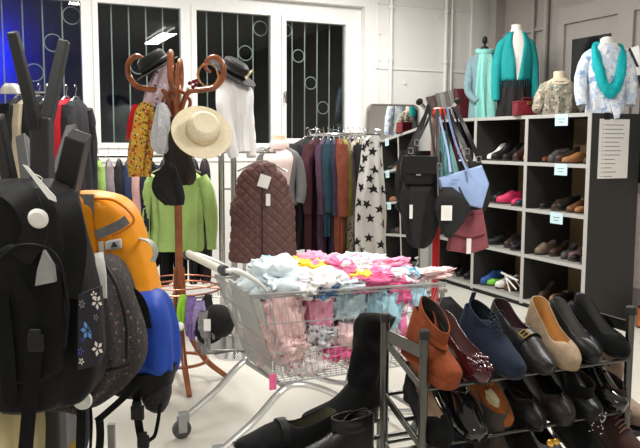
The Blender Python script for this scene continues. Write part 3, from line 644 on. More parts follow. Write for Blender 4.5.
def hat(name, label, c, R, brim, crown, h, m, band=None, brimbend=.0, feather=None, sx=1.15, group=None):
    o = thing(name, label, 'hat', c); o.rotation_euler = R
    rings = []
    prof = [(brim, -.002), (brim, .004), (lerp(brim, crown, .5), .004), (crown*1.03, .008), (crown, .02), (crown*.97, h*.5), (crown*.9, h*.85), (crown*.7, h), (crown*.3, h*.97), (.002, h*.94)]
    b = MB()
    for r, z in prof: rings.append([Vector((r*cos(q*pi/20)*sx, r*sin(q*pi/20), z + brimbend*max(0, (r - crown)/(brim - crown))**1.5*(abs(sin(q*pi/20))**2 - .3) )) for q in range(40)])
    b.loft(rings); b.build('body', m, o)
    if band:
        MB().loft([[Vector((crown*k*cos(q*pi/20)*sx, crown*k*sin(q*pi/20), z)) for q in range(40)] for k, z in ((1.04, .012), (1.035, .045))], False, False).build('hat_band', band, o, solid=.003)
    if feather:
        f_ = MB()
        for k in range(7): f_.tube(smooth_path([(crown*1.05, -.02, .02), (crown*1.15, -.02 + .008*(k - 3), .035 + .004*k), (crown*1.25, -.03 + .014*(k - 3), .03 + .010*k)], 4), [.004, .014, .004], 6, flat=.5)
        f_.build('feather', feather, o)
    return o
STRAW = mat('straw', (226, 214, 184), .75, var=.06, scale=60, bump=.2, bscale=220)
cv = lambda x, y, d=DT: at(x, y, d)
hat('straw_hat', 'cream straw sun hat with wide brim hanging on the front of the coat tree', cv(201, 133, 4.42), (radians(62), radians(12), RZ + .25), .170, .092, .115, STRAW, mat('straw_band', (214, 192, 150), .8), sx=1.04)
hat('felt_hat', 'black felt hat tilted on the left arm of the coat tree over a lilac scarf', cv(156, 70, 4.7), (radians(12), radians(-30), RZ), .125, .085, .10, mat('black_felt', (22, 24, 22), .9, sheen=.3), BLACK)
hat('feathered_hat', 'black brimmed hat with pale feather on the white blouse mannequin', cv(231, 74, 5.36), (radians(14), radians(30), RZ), .16, .09, .095, mat('black_straw', (26, 26, 28), .6), BLACK, feather=mat('feather', (214, 196, 160), .8))
def scarf(name, label, cat, base, tab, m, folds=5, amp=.012, seed=0, e=.9, extra=None, group=None):
    o = Cloth(tab, folds, amp, seed, e).add(MB()).build(name, m); o.location = base; o.rotation_euler = (0, 0, RZ); tag(o, label, cat, group); return o
def px_tab(rows, fr, d, hd): return [(fr.p((x0 + x1)/2, y, d).z, fr.p((x0 + x1)/2, y, d).x, fr.p((x0 + x1)/2, y, d).y, (x1 - x0)/2*d/F, hd) for y, x0, x1 in rows]
def drape(name, label, cat, d, rows, m, hd=.04, folds=5, amp=.01, seed=0, e=.9, group=None, parts=None):
    """cloth hung at distance d; rows of (height, left edge, right edge) as measured"""
    yb = rows[-1]; base = at((yb[1] + yb[2])/2, yb[0], d); fr = Frame(base); tab = px_tab(rows, fr, d, hd)
    tab[0] = (*tab[0][:4], hd*.5); tab[-1] = (*tab[-1][:4], hd*.8)
    return scarf(name, label, cat, base, tab, m, folds, amp, seed, e, group=group)
drape('lilac_scarf', 'lilac printed scarf bunched on the coat tree under the black felt hat', 'scarf', 4.78, [(62, 160, 168), (75, 152, 172), (90, 145, 172), (108, 141, 168)], pat('lilac_print', (206, 184, 196), [((110, 96, 120), .26), ((236, 226, 230), .24)], .8, 30), .05, seed=1)
drape('red_scarf', 'red scarf hanging behind the yellow flowered scarf', 'scarf', 4.80, [(106, 131, 140), (120, 128, 138), (141, 127, 136)], mat('red_cloth', (196, 30, 44), .8), .03, seed=2)
drape('flowered_scarf', 'yellow and orange flowered scarf hanging from the left arm of the coat tree', 'scarf', 4.66, [(104, 140, 150), (112, 135, 153), (130, 132, 153), (150, 129, 152), (166, 128, 150), (178, 130, 149)], pat('flower_print', (206, 160, 54), [((196, 84, 44), .36), ((60, 66, 40), .3), ((240, 226, 190), .2)], .75, 34), .045, folds=6, amp=.014, seed=3)
drape('silver_hat', 'silvery grey knitted hat hanging beside the flowered scarf', 'hat', 4.6, [(104, 158, 163), (112, 155, 168), (125, 153, 170), (140, 151, 171), (150, 153, 169), (155, 158, 165)], mat('silver_knit', (196, 196, 202), .5, var=.14, scale=70, bump=.4, bscale=120), .05, folds=8, amp=.006, seed=4)
drape('brown_scarf', 'dark brown scarf hanging between the silvery hat and the straw hat', 'scarf', 4.62, [(118, 168, 176), (135, 166, 182), (160, 165, 190), (178, 172, 194), (186, 178, 190)], mat('dark_brown_cloth', (48, 40, 36), .9), .05, seed=5)
def cap(label, P, rot, m, s=1):
    o = thing('cap', label, 'cap', P); o.rotation_euler = rot
    MB().lathe([(.085*s, 0), (.09*s, .02*s), (.086*s, .06*s), (.06*s, .10*s), (.02*s, .118*s), (.002, .12*s)], n=24, sx=1.12).build('crown', m, o)
    b = MB(); out = [Vector((.09*s*cos(q), .078*s*sin(q) - .0, 0)) for q in [pi + pi*k/14 for k in range(15)]]; o2 = [Vector((.105*s*cos(q), .155*s*sin(q) - .0, -.012*abs(cos(q)))) for q in [pi + pi*k/14 for k in range(15)]]
    b.loft([[a, c, c + Vector((0, 0, .006)), a + Vector((0, 0, .006))] for a, c in zip(out, o2)]); b.build('peak', m, o); MB().ball((0, 0, .121*s), .008, 6).build('button', m, o); return o
BKC = mat('black_cotton', (18, 18, 19), .85)
drape('soft_cap', 'soft black cap drooping in front of the coat tree post', 'cap', 4.5, [(163, 167, 172), (168, 162, 175), (178, 155, 178), (188, 153, 181), (198, 157, 183), (206, 166, 182)], BKC, .06, folds=4, amp=.012, seed=21, e=.95)
cap('black cap clipped on the wire ring beside the purple gloves', cv(216, 322, 4.44), (radians(70), radians(55), RZ + .5), BKC, 1.05)
b = MB(); pass
# things clipped on the wire ring
drape('brown_bag', 'dark brown knitted bag clipped on the wire ring behind the blue backpack', 'bag', 4.5, [(300, 160, 172), (315, 160, 176), (330, 160, 175), (338, 163, 172)], mat('brown_knit', (56, 46, 40), .9), .05, seed=6)
drape('lime_glove', 'lime green glove clipped on the wire ring', 'glove', 4.46, [(296, 181, 186), (306, 178, 188), (318, 178, 187), (331, 180, 184)], mat('lime', (150, 206, 60), .8), .03, seed=7)
t = thing('round_tag', 'round white plastic security tag between the brown bag and the lime glove', 'tag', cv(181, 327, 4.38), RZ); MB().lathe([(0, 0), (.024, 0), (.026, .006), (.02, .012), (0, .014)], n=18, R=Matrix.Rotation(pi/2, 3, 'X')).build('disc', TAGW, t)
def glove(label, x, y0, y1, d, m):
    b0 = at(x, y1, d); fr = Frame(b0); h = fr.p(x, y0, d).z; o = thing('knitted_glove', label, 'glove', b0, RZ)
    Cloth([(h, 0, 0, .025, .015), (h*.75, 0, 0, .034, .02), (h*.45, 0, 0, .042, .02), (h*.38, 0, 0, .038, .014)], 6, .004, x).add(MB(), 24, 10).build('palm', m, o)
    for k in range(4): MB().tube(smooth_path([(-.028 + .019*k, 0, h*.42), (-.032 + .021*k, 0, h*.2), (-.03 + .02*k, .004, .03 if k in (0, 3) else 0)], 4), [.011, .01, .007], 8).build('finger', m, o)
    MB().tube(smooth_path([(.034, 0, h*.62), (.055, 0, h*.5), (.058, 0, h*.36)], 4), [.011, .011, .007], 8).build('thumb', m, o)
    MB().loft([superring(0, 0, z, r, .02, 24) for z, r in ((h*.74, .036), (h*.9, .03), (h*1.0, .028))]).build('cuff', m, o); return o
PURP = mat('purple_knit', (138, 112, 178), .95, var=.25, scale=80, bump=.6, bscale=150)
glove('purple knitted glove on the wire ring beside the lime glove', 193, 298, 342, 4.42, PURP); glove('purple fluffy glove overlapping the grey glove on the wire ring', 201, 302, 336, 4.40, mat('lilac_knit', (168, 148, 200), .95, var=.25, scale=80, bump=.6, bscale=150))
glove('grey knitted glove hanging lowest from the wire ring', 205, 312, 356, 4.36, mat('grey_knit', (134, 132, 136), .95, var=.2, scale=80, bump=.5, bscale=150))
t = thing('price_tag', 'white price tag hanging in front of the grey knitted glove', 'tag', cv(208, 326, 4.3), RZ); MB().box((0, 0, 0), (.04, .002, .07)).build('tag_card', TAGW, t)
drape('dark_hat', 'dark knitted hat hanging behind the gloves on the wire ring', 'hat', 4.6, [(296, 205, 212), (310, 196, 214), (326, 192, 213), (336, 196, 210)], mat('dark_knit', (34, 34, 36), .95), .06, seed=9)
# artificial berries and buckled belts on the right arm
o = thing('berry_sprig', 'dark red berry sprig on the right arm of the coat tree', 'decoration', cv(192, 88, 4.6), RZ)
for k, (dx, dz) in enumerate(((0, 0), (.02, .012), (.008, .03), (-.014, .02), (.03, .035))): MB().ball((dx, -.01*k, dz), .013, 8).build('berry', mat('berry_red', (104, 14, 30), .3), o)
o = thing('belt', 'tan studded belt coiled on the right curl of the coat tree', 'belt', cv(207, 76, 4.58), RZ)
b = MB(); b.ribbon([(.055*cos(q*.35)*(1 + q*.006), -.004*q/6, .065*sin(q*.35)) for q in range(37)], .022, .004, (0, 1, 0)); b.build('strap', mat('tan_leather', (176, 122, 70), .5), o)
b = MB()
for q in range(0, 37, 3): b.ball((.055*cos(q*.35)*1.1, -.015, .07*sin(q*.35)), .006, 5)
b.build('studs', mat('brass', (190, 160, 90), .25, 1), o)
# ------------------------------------------------------------------ clothes rails behind the coat tree
def sleeves(o, m, pts, r, wob=.12, n=12):
    for k, p in enumerate(pts): MB().tube(smooth_path(p, 6), r, n, wob=wob, seed=k*3).build('sleeve', m, o)
rail = thing('clothes_rail', 'chrome clothes rail behind the coat tree carrying the green sweater', 'clothes rail', (.72, 5.86, 0))
for x in (0, 1.02):
    b = MB(); b.tube([(x, 0, .06), (x, 0, 1.44)], .014, 10); b.build('post', CHROME, rail)
    b = MB(); b.tube([(x, -.25, .05), (x, .25, .05)], .014, 8); b.build('foot', CHROME, rail)
MB().tube([(-.03, 0, 1.44), (1.05, 0, 1.44)], .013, 10).build('rail_bar', CHROME, rail); MB().tube([(0, 0, .3), (1.02, 0, .3)], .01, 8).build('lower_bar', CHROME, rail)
# green sweater facing the room
d0 = 5.62; base = at(178, 252, d0); fr = Frame(base); sw = thing('green_sweater', 'light green zip-neck sweater hanging on the rail behind the coat tree', 'sweater', base, RZ)
GREEN = mat('green_fleece', (158, 188, 108), .9, var=.06, scale=30, bump=.1, bscale=80, sheen=.3)
g = lambda x, y, d=d0: fr.p(x, y, d)
Cloth(px_tab([(171, 166, 190), (176, 156, 199), (184, 149, 204), (200, 150, 203), (225, 152, 203), (249, 151, 204), (252, 153, 202)], fr, d0, .07), 10, .010, 3).add(MB(), 56, 26).build('body', GREEN, sw)
sleeves(sw, GREEN, [[g(155, 178), g(147, 195), g(144, 220), g(146, 246)], [g(200, 178), g(208, 195), g(211, 222), g(212, 250)]], [.055, .055, .048, .036])
MB().loft([superring(g(178, 172).x, 0, g(178, y).z, r, r*.6, 24) for y, r in ((177, .10), (172, .085), (167, .078))], False, False).build('collar', GREEN, sw, solid=.006)
MB().box((g(181, 180).x, g(181, 180).y - .072, g(181, 180).z - .01), (.008, .006, .11)).build('zip', mat('grey_zip', (120, 130, 110), .4), sw)
hanger(sw, .36, .08, g(178, 168).z + .03)
# other garments on that rail, hung edge-on
def edge_garment(name, label, cat, P, rz, length, m, wd=.22, th=.045, seed=0, sleeve=True, group=None, flare=1.1):
    """garment on a hanger: P is the hook point on the rail, rz turns the hanger"""
    o = thing(name, label, cat, (P[0], P[1], P[2] - length), rz, group); z = length - .05
    Cloth([(0, 0, 0, wd*flare, th*.8), (length*.3, 0, 0, wd*1.02, th), (length*.6, 0, 0, wd*.95, th), (z - .12, 0, 0, wd*.98, th), (z - .03, 0, 0, wd*.75, th*.7), (z, 0, 0, wd*.3, th*.4)], 11, .012, seed, .9).add(MB(), 40, 22).build('body', m, o)
    if sleeve:
        for s in (-1, 1): MB().tube(smooth_path([(s*wd*.82, 0, z - .06), (s*wd*1.05, -.005, z - .22), (s*wd*1.1, -.01, z - .42), (s*wd*1.08, -.012, z - min(.62, length*.7))], 5), [.05, .05, .042, .034], 10, wob=.15, seed=seed).build('sleeve', m, o)
    hanger(o, wd*1.5, .075, length - .035); return o
row = [('green', (140, 172, 92), .80, 'at the far left end of the rail'), ('grey mauve', (134, 122, 128), .78, 'left of the striped ones on the rail'), ('black', (26, 26, 28), .86, 'second behind the flowered scarf on the rail'),
       ('navy', (40, 48, 76), .80, 'between black and pink on the rail'), ('pale pink', (206, 160, 156), .74, 'left of the green sweater on the rail'), ('dark indigo', (28, 30, 50), .9, 'right behind the green sweater on the rail')]
for i, (c_, rgb, ln, wh) in enumerate(row):
    x = .80 + .075*i; edge_garment('blouse', '%s garment hanging edge-on %s' % (c_, wh), 'clothes', (x, 5.86, 1.46), radians(84 - 4*i), ln, mat('row_' + c_.replace(' ', '_'), rgb, .85), .2, .03, i + 2)
for i, (c_, rgb, x) in enumerate((('black', (22, 23, 28), 1.30), ('dark navy', (30, 34, 48), 1.42), ('charcoal', (44, 44, 48), 1.53), ('plum black', (40, 28, 36), 1.62))):
    edge_garment('trousers', '%s trousers hanging on the rail behind the green sweater and chrome posts' % c_, 'trousers', (x, 5.88, 1.46), radians(70), 1.02, mat('trs_' + c_.replace(' ', '_'), rgb, .85), .17, .04, i + 20, False)
# second rail end with the quilted vest
vr = thing('vest_rail', 'chrome clothes rail with double posts holding the brown quilted vest', 'clothes rail', (1.66, 5.40, 0), RZ)
for x in (-.035, .035, .12): MB().tube([(x, 0, 0.02), (x, 0, 1.475 if x < .1 else 1.2)], .012, 10).build('post', CHROME, vr)
MB().tube([(-.04, 0, 1.475), (.36, 0, 1.475)], .013, 10).build('top_bar', CHROME, vr)
MB().tube([(-.04, 0, 1.20), (.12, 0, 1.20)], .009, 8).build('cross_bar', CHROME, vr)
MB().box((.02, 0, .02), (.5, .4, .03)).build('foot_plate', STEEL, vr, bev=.005)
d0 = 5.18; base = at(263, 262, d0); fr = Frame(base); g = lambda x, y, d=d0: fr.p(x, y, d)
BROWN = mat('brown_quilt', (100, 70, 66), .5, var=.08, scale=30)
ve = thing('quilted_vest', 'brown diamond-quilted vest with paper tags hanging on the chrome rail', 'vest', base, RZ)
tab = px_tab([(165, 254, 271), (170, 244, 278), (177, 239, 284), (187, 237, 288), (196, 236, 290), (206, 231, 294), (225, 232, 295), (245, 231, 296), (260, 230, 297), (262, 232, 295)], fr, d0, .085)
Cloth(tab, 3, .004, 5, .85, quilt=.017).add(MB(), 200, 90).build('body', BROWN, ve)
b = MB(); zt = g(263, 166).z; b.loft([superring(g(263, 160).x, 0, zt + dz, r, r*.6, 28) for dz, r in ((-.04, .095), (-.01, .075), (.02, .07))], False, False); b.build('collar', BROWN, ve, solid=.012)
for s in (-1, 1): MB().prism([Vector((g(264, 160).x + s*.012, -.075, zt - .10)), Vector((g(264, 160).x + s*.085, -.07, zt - .06)), Vector((g(264, 160).x + s*.08, -.055, zt + .015)), Vector((g(264, 160).x + s*.03, -.055, zt + .015))], (0, -.012, 0), (0, 0, 0)).build('lapel', BROWN, ve, bev=.004)
MB().box((g(263, 200).x, -.092, g(263, 213).z), (.008, .008, .58)).build('zip', mat('dark_zip', (44, 32, 30), .5), ve)
MB().box((g(265, 181).x, -.11, g(265, 181).z), (.075, .003, .085), Matrix.Rotation(radians(18), 3, 'Y')).build('paper_tag', TAGW, ve, label='white square paper tag'); MB().box((g(269, 199).x, -.11, g(269, 199).z), (.03, .003, .08)).build('paper_tag', TAGW, ve, label='white narrow paper tag')
hanger(ve, .34, .09, zt + .03)
# ------------------------------------------------------------------ mannequins
SKIN = mat('mannequin_cream', (226, 206, 180), .5, var=.04); MWHITE = mat('mannequin_white', (240, 238, 234), .4, var=.02)
def torso_rows(w_=.19, dp=.10, h=.62): return [(0, 0, 0, w_*.82, dp*.9), (h*.25, 0, 0, w_*.72, dp*.82), (h*.5, 0, 0, w_*.86, dp*.98), (h*.75, 0, -.005, w_*.98, dp*1.02), (h*.88, 0, 0, w_*.92, dp*.8), (h*.95, 0, 0, w_*.6, dp*.6), (h*1.0, 0, 0, w_*.34, dp*.5)]
def neck(o, z, r=.052, h=.09, m=SKIN, cap_m=None):
    MB().lathe([(r*1.25, z - .02), (r*1.02, z + h*.4), (r, z + h), (r*.9, z + h + .004), (0, z + h + .006)], n=20).build('neck', m, o)
    if cap_m: MB().lathe([(r*.5, z + h), (r*.35, z + h + .015), (r*.25, z + h + .03), (r*.62, z + h + .05), (r*.7, z + h + .075), (r*.5, z + h + .105), (.002, z + h + .115)], n=18).build('finial', cap_m, o)
def stand_pole(o, h, m=CHROME): MB().lathe([(.16, 0), (.16, .012), (.02, .025), (.013, .05), (.013, h)], n=20).build('stand', m, o)
# white blouse with the feathered hat on it
P = at(234, 152, 5.40); o = thing('white_blouse_mannequin', 'mannequin in a white long-sleeved blouse beside the coat tree by the window', 'mannequin', (P.x, P.y, 0), RZ + 1.15); zb = P.z
stand_pole(o, zb + .1)
WB = mat('white_blouse', (242, 241, 240), .7, var=.02, bump=.1, bscale=40)
Cloth([(zb + z, cx, cy, a, d_) for z, cx, cy, a, d_ in torso_rows(.155, .105, .54)], 9, .012, 4).add(MB(), 48, 26).build('blouse', WB, o)
for s in (-1, 1): MB().tube(smooth_path([(s*.115, 0, zb + .46), (s*.15, -.01, zb + .3), (s*.145, -.04, zb + .1), (s*.12, -.07, zb - .04)], 6), [.055, .052, .046, .036], 12, wob=.15, seed=s).build('sleeve', WB, o)
neck(o, zb + .53, .05, .06)
# pink top and grey jacket
P = at(279, 190, 6.05); zb = P.z - .1; o = thing('grey_jacket_mannequin', 'cream mannequin in pale pink top and open grey jacket behind the vest', 'mannequin', (P.x, P.y, 0), RZ - .1)
stand_pole(o, zb + .1); Z = at(274, 147, 6.05).z
hh = Z - zb
Cloth([(zb + z, cx, cy, a, d_) for z, cx, cy, a, d_ in torso_rows(.15, .10, hh)], 8, .006, 6).add(MB(), 40, 24).build('pink_top', mat('pale_pink_knit', (232, 208, 204), .8, var=.03), o)
MB().lathe([(.075, Z - .02), (.08, Z + .01), (.07, Z + .04), (.062, Z + .05)], n=24).build('cowl', mat('pale_pink_knit', 0), o); neck(o, Z - .02, .05, .11)
GJ = mat('grey_jacket', (108, 108, 108), .8, var=.08)
for s in (-1, 1):
    b = MB(); rings = []
    for k in range(14):
        z = lerp(Z - .005, zb - .02, k/13); ww = interp([(r[0] + zb, r[3], r[4]) for r in torso_rows(.15, .10, hh)], z); ring = []
        for j in range(14):
            q = lerp(radians(-42), radians(120), j/13)
            a = (ww[0] + .022); d_ = ww[1] + .022; ring.append(Vector((s*cos(q)*a, sin(q)*d_ + .008*sin(5*q + z*12), z)))
        rings.append(ring)
    b.loft(rings, False, False, False); b.build('jacket_front', GJ, o, solid=.008)
    MB().tube(smooth_path([(s*.13, 0, Z - .09), (s*.165, 0, Z - .2), (s*.175, -.01, Z - .36), (s*.165, -.02, zb)], 5), [.05, .046, .042, .036], 12, wob=.12, seed=s + 4).build('sleeve', GJ, o)

# ------------------------------------------------------------------ round rail of coats
rr = thing('round_rail', 'round chrome garment carousel crowded with coats in front of the window', 'clothes rail', (3.03, 6.24, 0))
RC = Vector((3.03, 6.24, 1.62))
MB().lathe([(.28, 0), (.28, .02), (.03, .04), (.02, .08), (.02, 1.62)], n=24).build('stand', CHROME, rr)
b = MB(); b.tube([(.31*cos(q*pi/20), .31*sin(q*pi/20), 1.62) for q in range(41)], .012, 8)
b.build('ring', CHROME, rr)
for q in range(4): MB().tube([(0, 0, 1.6), (.31*cos(q*pi/2 + .4), .31*sin(q*pi/2 + .4), 1.62)], .009, 8).build('spoke', CHROME, rr)
b = MB()
for q in range(13): a = 2*pi*q/13; b.tube(smooth_path([(.31*cos(a), .31*sin(a), 1.60), (.33*cos(a), .33*sin(a), 1.655), (.29*cos(a), .29*sin(a), 1.665)], 3), .003, 5)
b.build('hooks', CHROME, rr)
LEO = pat('leopard_print', (176, 166, 152), [((30, 28, 28), .34), ((70, 60, 52), .24)], .85, 42)
coats = [('charcoal jacket', (52, 52, 54), 307, 6.2, 1.0, .7), ('burgundy coat', (70, 36, 44), 315, 6.1, 1.2, 1.1), ('plum cardigan', (76, 54, 72), 323, 6.05, 1.05, 1.35), ('teal blue jacket', (30, 58, 70), 327, 6.0, .85, 1.45), ('violet blouse', (56, 50, 70), 333, 6.0, 1.05, 1.5), ('rust orange coat', (116, 58, 40), 338, 5.9, 1.2, 1.58),
         ('mustard scarf blouse', (126, 118, 54), 343, 6.0, .95, 1.6), ('mauve grey cardigan', (112, 98, 100), 347, 6.0, 1.1, 1.7), ('black coat', (24, 24, 26), 352, 5.93, 1.15, 1.75)]
for i, (nm, rgb, px, d_, ln, yw) in enumerate(coats):
    P = at(px, 137, d_ + .32); P.z = 1.63
    edge_garment(nm.replace(' ', '_'), '%s hanging edge-on, %s from the left on the round rail' % (nm, (ordn + ['eighth', 'ninth'])[i]), 'clothes', P, RZ + yw + .1, ln, mat('coat_' + nm.replace(' ', '_'), rgb, .85, var=.2, scale=18), .19, .038, i*3 + 1, True, 'coats on the round rail')
P = at(358, 137, 6.2); P.z = 1.63
edge_garment('leopard_scarf', 'black and cream leopard patterned shawl hanging beside the star scarf', 'scarf', P, RZ + 1.0, 1.05, LEO, .12, .05, 44, False, 'coats on the round rail')
# star scarf: front surface carries the stars as part of the cloth print
d0 = 6.02; base = at(373, 268, d0); fr = Frame(base)
c = Cloth(px_tab([(135, 368, 377), (142, 363, 380), (160, 361, 381), (190, 358, 383), (225, 357, 385), (262, 357, 386), (267, 359, 384)], fr, d0, .05), 6, .016, 7)
b = MB(); c.add(b, 64, 34); b.mi = 1
random.seed(9)
stars = []
for _ in range(400):
    q = random.uniform(pi + .35, 2*pi - .3); z = random.uniform(.05, .95*c.z1)
    if all(abs(q - a)*.11 + abs(z - e) > .105 for a, e in stars): stars.append((q, z))
    if len(stars) > 24: break
for q, z in stars:
    a0 = random.uniform(0, 1); r0 = .042; k = c.S(q, z, 0); tq = (c.S(q + .02, z) - k).length/.02
    pts = [c.S(q + (r0 if j % 2 == 0 else r0*.42)*cos(a0 + j*pi/5)/max(tq, .03), z + (r0 if j % 2 == 0 else r0*.42)*sin(a0 + j*pi/5), .004) for j in range(10)]
    b._add([c.S(q, z, .005)] + pts, [(0, j + 1, (j + 1) % 10 + 1) for j in range(10)])
o = b.build('star_scarf', [mat('pale_grey_cloth', (206, 204, 200), .85, var=.04), mat('star_black', (26, 26, 28), .85)]); o.location = base; o.rotation_euler = (0, 0, RZ)
tag(o, 'pale grey scarf printed with black stars hanging at the right of the round rail', 'scarf', 'coats on the round rail')

# dark clothes at the far left under the window
lr = thing('tall_rail', 'tall chrome clothes rail with dark clothes at the left under the window', 'clothes rail', (-.55, 5.3, 0))
for x in (0, 1.0):
    MB().tube([(x, 0, .03), (x, 0, 1.86)], .014, 10).build('post', CHROME, lr); MB().tube([(x, -.25, .03), (x, .25, .03)], .014, 8).build('foot', CHROME, lr)
MB().tube([(-.03, 0, 1.86), (1.03, 0, 1.86)], .012, 10).build('rail_bar', CHROME, lr)
for i, (nm, rgb, x, ln) in enumerate((('black blazer', (20, 20, 22), .40, 1.0), ('beige blouse', (176, 164, 140), .46, 1.0), ('black dress', (18, 18, 20), .52, 1.15), ('charcoal coat', (30, 30, 34), .575, 1.1), ('black fur coat', (16, 16, 17), .63, 1.1), ('red blouse', (190, 24, 44), .69, .95), ('dark grey jacket', (40, 40, 44), .75, .9))):
    edge_garment(nm.replace(' ', '_'), '%s hanging on the tall rail by the left window' % nm, 'clothes', (x - .16, 5.3, 1.875), RZ + 1.5, ln, mat('far_' + nm.replace(' ', '_'), rgb, .85), .2, .04, i*5 + 3, True, 'clothes on the tall rail')
o = drape('white_hat', 'white knitted hat on top of the tall rail at the window', 'hat', 4.7, [(86, 4, 14), (90, 1, 18), (96, 0, 20)], mat('off_white_knit', (216, 212, 206), .9, bump=.4, bscale=100), .05, seed=12)

# ------------------------------------------------------------------ on top of the shoe shelf
ZT = STOP + .014
def topP(px, X): P = onZ(px, 100, ZT); r = ray(px, 112); Y = X*r.y/r.x; return Vector((X, Y, ZT))
FACE = RZ - radians(25)          # the busts look out of the shelf towards the aisle
# 1 mint scarf over grey cardigan, black finial
P = topP(482, 4.86); d0 = P.x*sin(YAW) + P.y*cos(YAW); S_ = lambda y: at(482, y, d0).z - ZT
o = thing('mint_scarf_mannequin', 'bust with black ball finial wearing mint scarf over grey-blue cardigan on the shelf', 'mannequin', P, RZ)
hT = S_(48); GB = mat('grey_blue_knit', (128, 156, 164), .85, var=.06); MINT = mat('mint_cloth', (146, 214, 204), .8, var=.06)
Cloth([(0, 0, 0, .155, .10), (hT*.3, 0, 0, .15, .10), (hT*.6, 0, 0, .155, .11), (hT*.82, 0, 0, .15, .10), (hT*.93, 0, 0, .10, .08), (hT, 0, 0, .055, .06)], 9, .008, 3).add(MB(), 40, 24).build('cardigan', GB, o)
for s in (-1, 1): MB().tube(smooth_path([(s*.07, 0, hT*.88), (s*.125, 0, hT*.82), (s*.165, -.03, hT*.6), (s*.17, -.06, hT*.38), (s*.09, -.12, hT*.24)], 5), [.03, .044, .046, .042, .036], 10, wob=.12, seed=s).build('sleeve', GB, o)
Cloth([(.0, .02, -.11, .12, .03), (hT*.3, 0, -.115, .10, .03), (hT*.6, -.01, -.115, .085, .03), (hT*.85, 0, -.09, .08, .03), (hT*.95, 0, -.05, .06, .03)], 7, .014, 8).add(MB(), 36, 22).build('mint_scarf', MINT, o)
b = MB(); b.tube([(.072*cos(q*pi/10), .066*sin(q*pi/10) - .01, hT*.97 + .015*sin(q*pi/10)) for q in range(21)], .03, 10, wob=.2); b.build('scarf_loop', MINT, o)
neck(o, hT - .03, .04, .05, BLACK, BLACK)
# 2 teal shawl with fringe
P = topP(513, 4.84); d0 = P.x*sin(YAW) + P.y*cos(YAW); hT = at(513, 29, d0).z - ZT
TEAL = mat('teal_knit', (22, 148, 150), .8, var=.08, scale=50)
o = thing('teal_shawl_mannequin', 'white bust in fringed teal shawl over black skirt on the shoe shelf', 'mannequin', P, RZ)
Cloth([(0, 0, 0, .17, .12), (hT*.3, 0, 0, .15, .11), (hT*.5, 0, 0, .12, .09)], 10, .012, 2).add(MB(), 40, 14).build('skirt', mat('black_skirt', (30, 28, 29), .8), o)
Cloth([(hT*.4, 0, 0, .12, .09), (hT*.62, 0, 0, .145, .10), (hT*.82, 0, 0, .14, .09), (hT*.93, 0, 0, .10, .07), (hT, 0, 0, .055, .055)], 4, .002, 2).add(MB(), 36, 16).build('torso', MWHITE, o)
neck(o, hT - .02, .05, .07, MWHITE); MB().lathe([(.05, hT + .05), (.052, hT + .056), (0, hT + .06)], n=18).build('neck_cap', SKIN, o)
for s in (-1, 1):
    b = MB(); rings = []
    for k in range(15):
        z = lerp(hT*.98, hT*.42, k/14); ww = interp([(hT*.4, .15, .10), (hT*.62, .165, .115), (hT*.82, .155, .105), (hT*.93, .115, .08), (hT, .07, .06)], z); ring = []
        for j in range(16):
            q = lerp(radians(-88 + 26*(1 - k/14)), radians(120), j/15); ring.append(Vector((s*cos(q)*ww[0], sin(q)*ww[1] + .007*sin(9*q + 8*z), z)))
        rings.append(ring)
    b.loft(rings, False, False, False); b.build('shawl_front', TEAL, o, solid=.01)
    b = MB()
    for j in range(9):
        q = lerp(radians(-84), radians(-5), j/8); p = Vector((s*cos(q)*.155, sin(q)*.108, hT*.42)); b.tube([p, p + Vector((.002*s, -.004, -.06))], .0035, 5)
    b.build('fringe', mat('dark_teal', (16, 70, 74), .9), o)
    MB().tube(smooth_path([(s*.07, 0, hT*.90), (s*.135, 0, hT*.83), (s*.175, .0, hT*.65), (s*.19, -.01, hT*.4), (s*.185, -.02, hT*.2)], 5), [.035, .05, .05, .046, .04], 12, wob=.12, seed=s*2).build('sleeve', TEAL, o)
# 3 burgundy vanity case
P = topP(526, 4.72); o = thing('vanity_case', 'small burgundy case with brass clasp between the fringed shawl and the sheer blouse', 'case', P, RZ + .1)
BUR = LEATHER('burgundy_leather', (120, 34, 46))
MB().box((0, 0, .062), (.25, .13, .12)).build('body', BUR, o, bev=.012); MB().box((0, 0, .128), (.255, .135, .022)).build('lid', BUR, o, bev=.008); MB().box((.0, -.07, .112), (.05, .01, .03)).build('clasp', mat('brass', (190, 160, 90), .25, 1), o, bev=.003)
MB().tube(smooth_path([(-.05, 0, .138), (-.045, 0, .165), (.045, 0, .165), (.05, 0, .138)], 5), .006, 8).build('handle', BUR, o)
# 4 sheer patterned blouse, cream bust with necklace
P = topP(557, 4.86); d0 = P.x*sin(YAW) + P.y*cos(YAW); hT = at(557, 76, d0).z - ZT
SHEER = pat('sheer_print', (168, 158, 140), [((128, 138, 124), .36), ((106, 88, 78), .24), ((206, 196, 184), .26)], .6, 18)
o = thing('sheer_blouse_bust', 'cream bust with necklace in a sheer patterned blouse on the shoe shelf', 'mannequin', P, RZ)
Cloth([(0, 0, 0, .17, .11), (hT*.4, 0, 0, .16, .11), (hT*.72, 0, 0, .16, .105), (hT*.9, 0, 0, .11, .08)], 9, .012, 5).add(MB(), 40, 18).build('blouse', SHEER, o)
for s in (-1, 1): MB().tube(smooth_path([(s*.07, 0, hT*.84), (s*.13, 0, hT*.74), (s*.175, -.02, hT*.5), (s*.20, -.04, hT*.2), (s*.215, -.06, .035)], 5), [.03, .045, .05, .048, .035], 10, wob=.2, seed=s*3).build('sleeve', SHEER, o)
Cloth([(hT*.6, 0, -.01, .10, .10), (hT*.85, 0, 0, .125, .085), (hT*.95, 0, 0, .085, .065), (hT, 0, 0, .055, .055)], 4, .001, 5).add(MB(), 32, 12).build('chest', SKIN, o); neck(o, hT - .02, .052, .075)
b = MB()
